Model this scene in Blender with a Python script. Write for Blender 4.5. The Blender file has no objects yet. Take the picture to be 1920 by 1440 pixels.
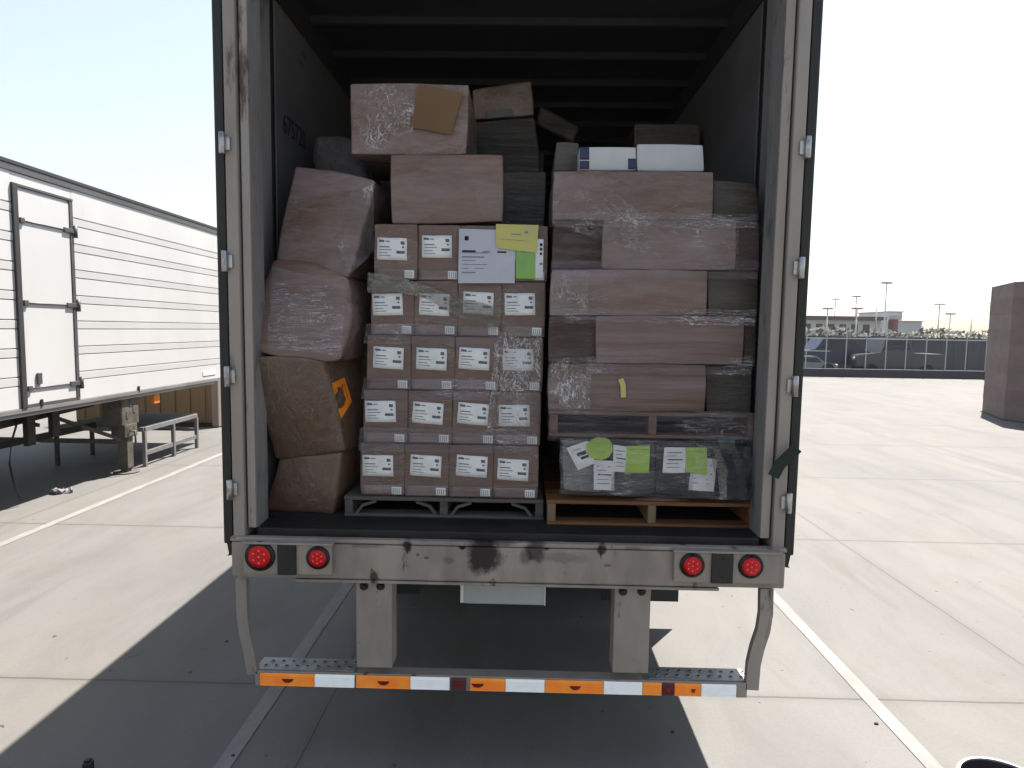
import bpy, bmesh, math, random
from mathutils import Vector, Matrix, noise
random.seed(7)
C = bpy.context.scene.collection
SC = bpy.context.scene
# ------------------------------------------------------------------ camera
F, CX, CY, H = 1200.0, 960.0, 720.0, 2.15
YAW, PITCH, ROLL = math.radians(1.0), math.radians(4.88), math.radians(.887)
_r = Vector((math.cos(YAW), math.sin(YAW), 0)); _f = Vector((-math.sin(YAW), math.cos(YAW), 0)); _u = Vector((0, 0, 1))
FW = _f*math.cos(PITCH) - _u*math.sin(PITCH); UP0 = _u*math.cos(PITCH) + _f*math.sin(PITCH)
RT = _r*math.cos(ROLL) + UP0*math.sin(ROLL); UP = -_r*math.sin(ROLL) + UP0*math.cos(ROLL)
CAM = Vector((0, 0, H))
cd = bpy.data.cameras.new('camera'); cam = bpy.data.objects.new('camera', cd); C.objects.link(cam)
cd.sensor_width = 36; cd.lens = 36*F/1920; cd.clip_start = .05; cd.clip_end = 2000
cam.matrix_world = Matrix(((RT.x, UP.x, -FW.x, 0), (RT.y, UP.y, -FW.y, 0), (RT.z, UP.z, -FW.z, H), (0, 0, 0, 1)))
SC.camera = cam
# ------------------------------------------------------------------ sun, sky, exposure
SUN = Vector((.30, .41, 1)).normalized()
EL, AZ = math.asin(SUN.z), math.atan2(SUN.x, SUN.y)
ld = bpy.data.lights.new('sun', 'SUN'); ld.energy = 5.0; ld.angle = math.radians(.5); ld.color = (1, .95, .87)
lo = bpy.data.objects.new('sun', ld); C.objects.link(lo); lo.rotation_euler = (-SUN).to_track_quat('-Z', 'Y').to_euler()
lo.location = SUN*60
W = bpy.data.worlds.new('World'); SC.world = W; W.use_nodes = True
wn = W.node_tree.nodes; wl = W.node_tree.links; wn.clear()
sk = wn.new('ShaderNodeTexSky'); sk.sky_type = 'NISHITA'; sk.sun_disc = False
sk.sun_elevation = EL; sk.sun_rotation = AZ; sk.air_density = 1.7; sk.dust_density = 1.0; sk.ozone_density = 1.0
bg = wn.new('ShaderNodeBackground'); bg.inputs['Strength'].default_value = .053
wo = wn.new('ShaderNodeOutputWorld')
hs = wn.new('ShaderNodeHueSaturation'); hs.inputs['Saturation'].default_value = .62
wl.new(sk.outputs[0], hs.inputs['Color']); wl.new(hs.outputs[0], bg.inputs[0]); wl.new(bg.outputs[0], wo.inputs[0])
SC.view_settings.view_transform = 'Standard'; SC.view_settings.look = 'None'
SC.view_settings.exposure = 1.85; SC.view_settings.gamma = 1

def ray(px, py): return RT*((px-CX)/F) - UP*((py-CY)/F) + FW
def at(px, py, Y):
    d = ray(px, py); return CAM + d*(Y/d.y)
def atx(px, py, X):
    d = ray(px, py); return CAM + d*(X/d.x)
def gr(px, py, Z=0.0):
    d = ray(px, py); return CAM + d*((Z-H)/d.z)

# ------------------------------------------------------------------ materials
MATS = {}
ALB = .29          # measured against the sunlit concrete at this exposure
def dk(c, k=None): return tuple(x*(ALB if k is None else k) for x in c)
class NT:
    def __init__(s, name):
        s.m = bpy.data.materials.new(name); s.m.use_nodes = True
        s.n = s.m.node_tree.nodes; s.l = s.m.node_tree.links; s.n.clear()
        s.out = s.n.new('ShaderNodeOutputMaterial'); s.b = s.n.new('ShaderNodeBsdfPrincipled')
        s.l.new(s.b.outputs[0], s.out.inputs[0]); MATS[name] = s.m
        tc = s.n.new('ShaderNodeTexCoord'); oi = s.n.new('ShaderNodeObjectInfo')
        sc = s.n.new('ShaderNodeVectorMath'); sc.operation = 'SCALE'; sc.inputs[0].default_value = (37, 53, 71)
        s.l.new(oi.outputs['Random'], sc.inputs['Scale'])
        ad = s.n.new('ShaderNodeVectorMath'); ad.operation = 'ADD'
        s.l.new(tc.outputs['Object'], ad.inputs[0]); s.l.new(sc.outputs[0], ad.inputs[1])
        s.vec = ad.outputs[0]; s.obj = tc.outputs['Object']; s.rand = oi.outputs['Random']
    def val(s, k, v): s.b.inputs[k].default_value = v
    def link(s, a, k): s.l.new(a, s.b.inputs[k])
    def noise(s, scale, stretch=(1, 1, 1), detail=4, rough=.55, dist=0, rot=(0, 0, 0), vec=None):
        mp = s.n.new('ShaderNodeMapping'); mp.inputs['Scale'].default_value = stretch; mp.inputs['Rotation'].default_value = rot
        s.l.new(vec or s.vec, mp.inputs[0])
        t = s.n.new('ShaderNodeTexNoise'); t.inputs['Scale'].default_value = scale; t.inputs['Detail'].default_value = detail
        t.inputs['Roughness'].default_value = rough; t.inputs['Distortion'].default_value = dist
        s.l.new(mp.outputs[0], t.inputs['Vector']); return t.outputs['Fac']
    def ramp(s, fac, lo, hi, a=0.0, b=1.0):
        r = s.n.new('ShaderNodeMapRange'); r.clamp = True
        for k, v in zip((1, 2, 3, 4), (lo, hi, a, b)): r.inputs[k].default_value = v
        s.l.new(fac, r.inputs[0]); return r.outputs[0]
    def mix(s, fac, a, b):
        x = s.n.new('ShaderNodeMix'); x.data_type = 'RGBA'
        if isinstance(fac, float): x.inputs[0].default_value = fac
        else: s.l.new(fac, x.inputs[0])
        for v, i in ((a, 6), (b, 7)):
            if isinstance(v, tuple): x.inputs[i].default_value = (*v, 1)
            else: s.l.new(v, x.inputs[i])
        return x.outputs[2]
    def math(s, op, a, b=0.0):
        m = s.n.new('ShaderNodeMath'); m.operation = op
        for v, i in ((a, 0), (b, 1)):
            if isinstance(v, (int, float)): m.inputs[i].default_value = v
            else: s.l.new(v, m.inputs[i])
        return m.outputs[0]
    def bump(s, h, strength=.3, dist=.01, key='Normal'):
        bp = s.n.new('ShaderNodeBump'); bp.inputs['Strength'].default_value = strength; bp.inputs['Distance'].default_value = dist
        s.l.new(h, bp.inputs['Height']); s.l.new(bp.outputs[0], s.b.inputs[key]); return bp.outputs[0]

def simple(name, col, rough=.6, metal=0, col2=None, scale=6, stretch=(1, 1, 1), lo=.4, hi=.7, bump=0, bscale=40, spec=.5, rust=None, rlo=.6, rhi=.68, rscale=5, k=None):
    col = dk(col, k); col2 = dk(col2, k) if col2 else None; rust = dk(rust, k) if rust else None
    t = NT(name); t.val('Roughness', rough); t.val('Metallic', metal); t.val('Specular IOR Level', spec)
    c = col
    if col2: c = t.mix(t.ramp(t.noise(scale, stretch), lo, hi), col, col2)
    if rust: c = t.mix(t.ramp(t.noise(rscale, stretch, 6, .65), rlo, rhi), c, rust)
    if isinstance(c, tuple): t.b.inputs['Base Color'].default_value = (*c, 1)
    else: t.link(c, 'Base Color')
    if bump: t.bump(t.noise(bscale, stretch), bump, .01)
    return t.m

def concrete():
    t = NT('concrete'); v = t.obj
    n1 = t.noise(.35, (1, .45, 1), 6, .6, vec=v); n2 = t.noise(2.2, (1, .35, 1), 7, .65, .6, vec=v); n3 = t.noise(45, (1, 1, 1), 3, .6, vec=v)
    c = t.mix(t.ramp(n1, .3, .7), dk((.425, .408, .39)), dk((.325, .315, .308)))
    c = t.mix(t.ramp(n2, .42, .75, 0, .62), c, dk((.25, .23, .215)))
    tr = t.noise(1.6, (1, .09, 1), 5, .6, .3, vec=v)      # tyre-dragged streaks along the bays
    c = t.mix(t.ramp(tr, .58, .72, 0, .38), c, dk((.19, .175, .165)))
    t2 = t.noise(1.1, (1, .16, 1), 6, .62, .5, (0, 0, .75), vec=v); c = t.mix(t.ramp(t2, .60, .70, 0, .42), c, dk((.20, .165, .13)))
    dr = t.noise(5, (1, 1, 1), 3, .5, vec=v); c = t.mix(t.ramp(dr, .70, .76, 0, .5), c, dk((.17, .155, .145)))
    warm = t.noise(.8, (1, .6, 1), 4, .6, vec=v); c = t.mix(t.ramp(warm, .5, .75, 0, .35), c, dk((.47, .40, .33)))
    c = t.mix(t.ramp(n3, .3, .75, 0, .22), c, dk((.2, .19, .18)))
    sp = t.noise(14, (1, 1, 1), 2, .5, vec=v); c = t.mix(t.ramp(sp, .735, .75, 0, .8), c, dk((.07, .065, .06)))
    sx = t.n.new('ShaderNodeSeparateXYZ'); t.l.new(v, sx.inputs[0])
    wob = t.math('MULTIPLY', t.math('SUBTRACT', t.noise(3, vec=v), .5), .02)
    jy = t.math('PINGPONG', t.math('ADD', t.math('SUBTRACT', sx.outputs[1], 3.655), wob), 1.475)
    jx = t.math('PINGPONG', t.math('ADD', t.math('SUBTRACT', sx.outputs[0], 3.32), wob), 2.2)
    j = t.math('MINIMUM', jy, t.math('ADD', jx, .0035))
    c = t.mix(t.ramp(j, .006, .010, .62, 0), c, dk((.075, .065, .06)))
    c = t.mix(t.ramp(j, .01, .07, .22, 0), c, dk((.2, .18, .165)))
    t.link(c, 'Base Color'); t.val('Roughness', .72); t.val('Specular IOR Level', .28)
    h = t.math('ADD', t.math('MULTIPLY', n3, .5), t.math('MULTIPLY', t.ramp(j, 0, .01, 0, 1), 1.5)); t.bump(h, .35, .006)
    return t.m
def line_paint():
    t = NT('line_paint'); v = t.obj
    n = t.noise(9, (1, .5, 1), 8, .7, .5, vec=v); n2 = t.noise(.9, (1, .6, 1), 3, vec=v)
    f = t.ramp(t.math('ADD', n, t.math('MULTIPLY', n2, .55)), .66, .92)
    t.link(t.mix(f, dk((.555, .54, .52)), dk((.44, .42, .395))), 'Base Color'); t.val('Roughness', .8); return t.m

def wrapped(name, base, base2, film=(.42, .38, .40), amt=.55, streak=(1, 1, 4), scale=4.0, coat=1.0, crough=.13, bstr=.5, bscale=9, thr=(.45, .7), ior=1.5, kk=.40, ck=.36):
    """cardboard under clinging stretch film: board below, overlapping translucent film layers, glossy wrinkled clear coat above"""
    base, base2, film = dk(base, kk*.84), dk(base2, kk*.84), dk(film, kk)
    t = NT(name)
    c = t.mix(t.ramp(t.noise(3.5, (1, 1, 1), 4), .35, .7), base, base2)
    c = t.mix(t.ramp(t.noise(60, (3, 1, .4), 2), .4, .8, 0, .25), c, tuple(x*.62 for x in base))
    hv = t.n.new('ShaderNodeHueSaturation'); t.l.new(t.ramp(t.rand, 0, 1, .84, 1.14), hv.inputs['Value']); t.l.new(c, hv.inputs['Color']); c = hv.outputs[0]
    l1 = t.ramp(t.noise(scale*.55, streak, 2, .5, .5, (0, .55, 0)), .50, .535)      # film layers end in clear edges
    l2 = t.ramp(t.noise(scale*.8, streak, 2, .5, .4, (0, -.4, 0)), .52, .55)
    fine = t.ramp(t.noise(scale*5, streak, 7, .7, .8), .40, .66); soft = t.ramp(t.noise(scale, streak, 4, .6, .6), *thr)
    f = t.math('ADD', t.math('ADD', t.math('MULTIPLY', l1, .26*amt), t.math('MULTIPLY', l2, .22*amt)), t.math('ADD', t.math('MULTIPLY', fine, .27*amt), t.math('MULTIPLY', soft, .33*amt)))
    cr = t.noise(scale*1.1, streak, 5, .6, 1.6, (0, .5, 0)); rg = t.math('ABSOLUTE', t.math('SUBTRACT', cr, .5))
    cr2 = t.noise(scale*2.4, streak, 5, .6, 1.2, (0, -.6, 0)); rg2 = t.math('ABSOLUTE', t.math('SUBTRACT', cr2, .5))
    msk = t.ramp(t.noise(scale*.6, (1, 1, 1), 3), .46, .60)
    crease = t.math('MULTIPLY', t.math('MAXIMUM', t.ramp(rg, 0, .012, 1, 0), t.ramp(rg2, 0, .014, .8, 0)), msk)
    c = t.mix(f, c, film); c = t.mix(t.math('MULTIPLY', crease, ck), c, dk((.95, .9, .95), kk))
    t.link(c, 'Base Color'); t.val('Roughness', .7); t.val('Specular IOR Level', .3)
    t.val('Coat Weight', coat); t.val('Coat Roughness', crough); t.val('Coat IOR', ior)
    w = t.noise(bscale, streak, 7, .62, 1.4); w2 = t.noise(bscale*.35, streak, 3, .5, .6)
    t.bump(t.math('ADD', t.math('ADD', w, t.math('MULTIPLY', crease, .35)), t.math('ADD', t.math('MULTIPLY', w2, 1.5), t.math('MULTIPLY', l1, .15))), bstr, .07, 'Coat Normal')
    t.bump(t.noise(7, (1, 1, 1), 3), .2, .02)
    return t.m
def film(name, alo, ahi, streak=(1, 1, 1), scale=6, bstr=1.0, col=(.55, .53, .55), rough=.14, rot=(0, 0, 0), ior=1.6, crease=.0, cw=.03, clo=.45, chi=.60):
    """loose stretch film: clear between the creases, with glints painted in as white creases on the bunched layers"""
    t = NT(name); t.b.inputs['Base Color'].default_value = (*dk(col, .6), 1); t.val('Roughness', rough); t.val('IOR', ior)
    tr = t.n.new('ShaderNodeBsdfTransparent'); mx = t.n.new('ShaderNodeMixShader')
    n = t.noise(scale, streak, 7, .65, 1.2, rot); n2 = t.noise(scale*2.7, streak, 5, .6, .6, rot)
    f = t.ramp(t.math('ADD', t.math('MULTIPLY', n, .6), t.math('MULTIPLY', n2, .4)), .38, .68, alo, ahi)
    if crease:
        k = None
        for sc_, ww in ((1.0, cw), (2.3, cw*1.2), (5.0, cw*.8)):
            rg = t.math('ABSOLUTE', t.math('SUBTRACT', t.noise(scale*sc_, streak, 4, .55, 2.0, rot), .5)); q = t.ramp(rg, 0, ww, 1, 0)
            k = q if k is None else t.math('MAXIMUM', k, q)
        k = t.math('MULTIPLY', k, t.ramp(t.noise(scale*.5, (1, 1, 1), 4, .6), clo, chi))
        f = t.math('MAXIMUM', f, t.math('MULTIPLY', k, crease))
        gl = t.n.new('ShaderNodeBsdfPrincipled'); gl.inputs['Base Color'].default_value = (.92, .92, .95, 1); gl.inputs['Roughness'].default_value = rough; gl.inputs['IOR'].default_value = 2.0  # white crease colour imitates flash glints
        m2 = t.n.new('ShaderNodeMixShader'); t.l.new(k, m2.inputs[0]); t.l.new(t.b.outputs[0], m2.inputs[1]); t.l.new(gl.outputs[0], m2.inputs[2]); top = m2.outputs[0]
    else: top = t.b.outputs[0]
    bn = t.bump(t.noise(scale*1.8, streak, 8, .66, 1.6, rot), bstr, .05)
    if crease: t.l.new(bn, gl.inputs['Normal'])
    t.l.new(f, mx.inputs[0]); t.l.new(tr.outputs[0], mx.inputs[1]); t.l.new(top, mx.inputs[2]); t.l.new(mx.outputs[0], t.out.inputs[0])
    return t.m

def bumper_paint():
    """the beam's dirty paint with its rubber and grease stains where they sit (object space)"""
    t = NT('bumper_paint'); v = t.obj
    c = t.mix(t.ramp(t.noise(7, (1, 1, .5)), .35, .7), dk((.55, .48, .44), .52), dk((.38, .33, .30), .52))
    c = t.mix(t.ramp(t.noise(9, (1, 1, .5), 6, .65), .60, .66), c, dk((.12, .08, .06), .5))
    c = t.mix(t.ramp(t.noise(2.2, (1, 1, .15), 5, .6), .46, .72, 0, .65), c, dk((.20, .17, .15), .5))
    sx = t.n.new('ShaderNodeSeparateXYZ'); t.l.new(v, sx.inputs[0])
    wob = t.math('MULTIPLY', t.math('SUBTRACT', t.noise(16, (1, 1, 1), 5, .65, vec=v), .5), 1.5)
    for (px, py, rx, rz, k) in ((907, 1036, .088, .100, .93), (1003, 1030, .050, .070, .8), (985, 1044, .035, .045, .5), (763, 1024, .026, .030, .85), (1128, 1030, .024, .028, .85), (688, 1023, .080, .016, .35), (1185, 1028, .045, .012, .35), (935, 1014, .10, .03, .6), (1060, 1046, .12, .03, .3), (840, 1050, .03, .02, .35), (800, 1046, .014, .008, .6), (783, 1040, .010, .008, .6), (1140, 1060, .02, .008, .5)):
        p = at(px, py, 2.93) - Vector((-.065, 2.95, 0))
        a = t.math('DIVIDE', t.math('SUBTRACT', sx.outputs[0], p.x), rx); b = t.math('DIVIDE', t.math('SUBTRACT', sx.outputs[2], p.z), rz)
        d = t.math('ADD', t.math('SQRT', t.math('ADD', t.math('MULTIPLY', a, a), t.math('MULTIPLY', b, b))), wob)
        c = t.mix(t.ramp(d, .65, 1.1, k, 0), c, (.012, .009, .010))
    t.link(c, 'Base Color'); t.val('Roughness', .7); t.val('Specular IOR Level', .22); t.bump(t.noise(30), .15, .01); return t.m

concrete(); line_paint(); bumper_paint()
simple('frame_paint', (.50, .44, .40), .6, 0, (.39, .34, .31), 7, (1, 1, .5), .35, .7, .15, 30, rust=(.085, .06, .05), rlo=.64, rhi=.70, rscale=9, k=0.52)
simple('post_paint', (.60, .54, .50), .6, 0, (.46, .41, .37), 5, (1, 1, .25), .35, .7, .12, 30, rust=(.12, .085, .065), rlo=.59, rhi=.68, rscale=9, k=.45)
simple('liner_grey', (.38, .37, .375), .6, 0, (.24, .235, .24), 3, (1, 1, .5), .35, .75, .1, 12, rust=(.11, .11, .11), rlo=.56, rhi=.68, rscale=6, k=0.56)
simple('liner_ply', (.18, .175, .185), .75, 0, (.11, .105, .115), 2.2, (1, .6, 1), .3, .75, .15, 9, rust=(.07, .07, .07), rlo=.66, rhi=.72, rscale=5, k=.58)
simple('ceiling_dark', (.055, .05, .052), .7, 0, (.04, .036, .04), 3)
simple('bow_metal', (.085, .08, .085), .55, .1)
simple('floor_dark', (.055, .05, .05), .7, 0, (.028, .026, .027), 6, (4, .4, 1), .35, .7, .4, 20)
simple('sill_dark', (.06, .055, .058), .6, .3, (.025, .023, .024), 9, (.5, 1, 1), .4, .65, .4, 25)
simple('black_rubber', (.016, .016, .018), .6, 0, (.03, .03, .034), 8)
simple('tyre_rubber', (.022, .022, .024), .75, 0, (.04, .038, .036), 5, bump=.2)
simple('under_steel', (.035, .033, .033), .7, .3, (.06, .05, .045), 6)
simple('zinc', (.55, .55, .57), .32, .9, (.3, .29, .29), 18, lo=.5, hi=.7, k=0.7)
simple('tread_metal', (.52, .51, .52), .5, .6, (.30, .29, .29), 12, lo=.4, hi=.7, k=0.55)
simple('black_hole', (.006, .006, .006), .9)
simple('dark_steel', (.05, .045, .042), .5, .5, (.09, .07, .055), 22)
simple('trailer_white', (.84, .83, .84), .38, 0, (.77, .76, .765), 1.5, (1, 1, .4), .35, .75, rust=(.5, .48, .45), rlo=.68, rhi=.8, rscale=3, k=0.57)
simple('aluminium', (.70, .69, .69), .45, .25, (.50, .48, .47), 7, (1, .2, 1), .4, .7)
simple('rail_grey', (.32, .31, .33), .5, .4, (.22, .21, .23), 5, (1, .2, 1))
simple('rail_dark', (.11, .105, .12), .5, .2)
simple('seal_grey', (.075, .07, .08), .6)
simple('label_ink', (.16, .17, .22), .6, k=.6)
simple('gear_paint', (.30, .27, .23), .75, .1, (.16, .13, .10), 9, lo=.4, hi=.7, rust=(.12, .07, .045), rlo=.58, rhi=.7, rscale=8)
simple('tan_paint', (.42, .27, .11), .7, 0, (.36, .23, .10), 2, (1, 1, .4))
simple('lit_end_tan', (.60, .48, .42), .7)  # lit end of the tan container, painted as a paler colour
simple('table_steel', (.60, .60, .62), .5, .2, (.45, .44, .45), 8)
simple('table_deck', (.07, .075, .085), .6, .2, (.12, .12, .125), 5)
simple('paper_white', (.70, .71, .74), .6, 0, (.60, .61, .66), 12, lo=.4, hi=.75, k=0.8)
simple('paper_lilac', (.50, .51, .62), .55, 0, (.43, .45, .55), 9, lo=.4, hi=.75, k=0.8)
simple('label_white', (.66, .67, .69), .55, 0, (.54, .55, .58), 14, lo=.4, hi=.75, k=.95)
simple('paper_yellow', (.58, .55, .16), .55, 0, (.50, .46, .22), 7, lo=.4, hi=.7, k=0.72)
simple('paper_green', (.24, .50, .10), .55, 0, (.22, .40, .16), 7, lo=.4, hi=.7, k=0.72)
simple('paper_lime', (.36, .58, .04), .55, 0, (.30, .48, .07), 9, lo=.4, hi=.7, k=0.72)
simple('print_ink', (.025, .027, .04), .7, spec=.2)
simple('print_grey', (.55, .57, .68), .6)
simple('label_orange', (.80, .24, .012), .5, 0, (.62, .16, .01), 9, k=0.9)
simple('print_brown', (.16, .045, .01), .6)
simple('wood_grey', (.20, .18, .165), .8, 0, (.11, .10, .095), 5, (1, 6, 6), .35, .7, .3, 30, k=0.46)
simple('wood_orange', (.46, .185, .06), .7, 0, (.24, .09, .034), 5, (.6, 6, 6), .35, .7, .3, 30, k=0.38)
simple('wood_pale', (.55, .40, .24), .7, 0, (.42, .28, .15), 9, (6, 6, .6))
simple('wood_red', (.25, .135, .10), .7, 0, (.16, .08, .06), 5, (.6, 6, 6), .35, .7, .2, 30, k=0.4)
simple('card_plain', (.33, .185, .085), .8, 0, (.27, .15, .07), 4, bump=.1, k=0.4)
simple('box_white', (.66, .67, .71), .5, 0, (.56, .57, .62), 5, k=0.68)
simple('band_blue', (.035, .06, .25), .5, 0, (.05, .08, .2), 9)
simple('strap_green', (.010, .055, .030), .8, 0, (.014, .035, .03), 25)
simple('panel_teal', (.06, .22, .26), .5, 0, (.05, .16, .2), 12)
simple('plate_grey', (.50, .54, .55), .35, .3, (.44, .48, .50), 4, k=0.62)
simple('flap_dark', (.032, .042, .046), .7, 0, (.045, .055, .058), 5)
simple('tin_grey', (.30, .30, .31), .6, .3)
simple('block_wall', (.235, .165, .165), .85, 0, (.185, .13, .13), 3, k=0.62)
simple('block_grey', (.25, .19, .185), .85, 0, (.20, .15, .15), 3, k=0.62)
simple('slat_dark', (.13, .138, .175), .7, 0, (.10, .108, .14), .9, (1, 1, .2), k=.36)  # slats, kerb, hedge, poles, lamp heads: distance haze lightened into the colour
simple('kerb_dark', (.085, .088, .125), .8)
simple('fence_steel', (.45, .46, .48), .5, .3, k=.75)
simple('hedge_green', (.20, .225, .18), .9, 0, (.33, .34, .31), .6)
simple('roof_maroon', (.30, .18, .19), .7)
simple('wall_pale', (.75, .75, .74), .7, 0, (.66, .66, .67), .3, k=0.6)
simple('sign_red', (.50, .16, .17), .6)
simple('pale_blue', (.42, .46, .50), .6, k=.75)
simple('pole_hazed', (.52, .54, .56), .5, k=.95)  # pole colour paled to paint in the haze
simple('lamp_dark', (.42, .42, .47), .5, k=.6)
simple('car_blue', (.035, .05, .15), .3, .2); simple('car_grey', (.17, .18, .21), .35, .3); simple('car_silver', (.5, .55, .62), .3, .4)
simple('glass_dark', (.015, .017, .02), .08)
simple('headlamp', (.85, .85, .85), .1)
simple('red_plastic', (.50, .012, .015), .25)
simple('bucket_white', (.80, .80, .82), .4, k=0.6); simple('bucket_inside', (.05, .035, .055), .6)
simple('tape_dark_red', (.30, .012, .015), .3, 0, (.16, .01, .012), 40)
simple('mark_red', (.55, .02, .01), .4)
simple('rock_grey', (.06, .055, .05), .9); simple('litter_pale', (.55, .5, .55), .7)
# retro-reflective tape: flash glow put into bright colours, its red turned orange
simple('tape_white', (.98, .98, .96), .45, .35, (.92, .92, .9), 30, k=1)
simple('tape_flash_orange', (1.0, .27, .018), .45, .35, (1.0, .37, .04), 14, k=1)
# lens of the lamps
def lens():
    t = NT('lamp_lens'); t.b.inputs['Base Color'].default_value = (.50, .006, .010, 1); t.val('Roughness', .2); t.val('Specular IOR Level', .25)
    vo = t.n.new('ShaderNodeTexVoronoi'); vo.inputs['Scale'].default_value = 220; t.l.new(t.obj, vo.inputs['Vector']); t.bump(vo.outputs['Distance'], .5, .003)
lens()
simple('led_red', (.95, .16, .14), .1, k=.75)
wrapped('card_mid', (.29, .15, .10), (.23, .115, .078), (.40, .30, .32), .42, (.5, 1, 3), 3.5, bstr=.35, thr=(.48, .75))
wrapped('tape_clear', (.27, .165, .13), (.23, .14, .11), (.44, .365, .40), .9, (.4, 1, 5), 3.0, bstr=.3, crough=.08, kk=.46)
wrapped('card_pink', (.36, .19, .135), (.28, .145, .10), (.60, .475, .52), .70, (.6, 1, 2.2), 2.6, bstr=.5, thr=(.42, .62))
wrapped('card_streak', (.31, .165, .115), (.23, .12, .085), (.54, .43, .47), .70, (.25, 1, 5), 2.3, bstr=.55, thr=(.42, .63))
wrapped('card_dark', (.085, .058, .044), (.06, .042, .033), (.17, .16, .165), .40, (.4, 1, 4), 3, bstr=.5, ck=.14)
wrapped('card_maroon', (.13, .04, .034), (.08, .03, .027), (.20, .20, .19), .40, (.7, 1, 2), 3, bstr=.7, crough=.1)
wrapped('card_brown', (.29, .155, .085), (.22, .115, .062), (.34, .26, .27), .34, (1, 1, .8), 3, bstr=.3, thr=(.5, .75), ck=.13)
wrapped('card_olive', (.12, .085, .058), (.085, .062, .045), (.20, .18, .17), .3, (.5, 1, 3), 3, bstr=.3, ck=.14)
wrapped('bag_lilac', (.20, .17, .18), (.15, .13, .14), (.33, .30, .33), .5, (1, 1, 1), 3, bstr=.5)
wrapped('crate_grey', (.22, .215, .205), (.14, .14, .135), (.44, .43, .43), .7, (.5, 1, 3), 4, bstr=.6, kk=.5)
wrapped('wrap_dark', (.030, .031, .034), (.016, .017, .02), (.22, .22, .23), .4, (.3, 1, 5), 4, bstr=.7, thr=(.5, .75))
film('film_clear', .02, .16, (1, 1, 1), 6, crease=.7, cw=.02, clo=.42, chi=.6)
film('film_milky', .30, .70, (1.6, 1, 5), 5, col=(.62, .62, .54), rot=(0, .45, 0), crease=.6, cw=.03)
film('film_painted_glint', .03, .26, (1.5, 1, .8), 5, 1.0, (.62, .62, .66), .07, rot=(0, .6, 0), ior=1.8, crease=.8, cw=.018, clo=.45, chi=.58)  # glitter painted as white creases
film('film_band', .05, .30, (.35, 1, 4.5), 3.2, .9, (.60, .55, .64), .10, ior=1.7, crease=.8, cw=.012, clo=.44, chi=.58)
film('film_sheet', .02, .22, (.4, 1, 3.5), 4, .8, (.62, .58, .66), .14, crease=.45, cw=.014)
film('film_dark', .10, .55, (.7, 1, 1.5), 6, 1.0, (.08, .08, .09), .12, crease=.35, cw=.015)
M = MATS

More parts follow.
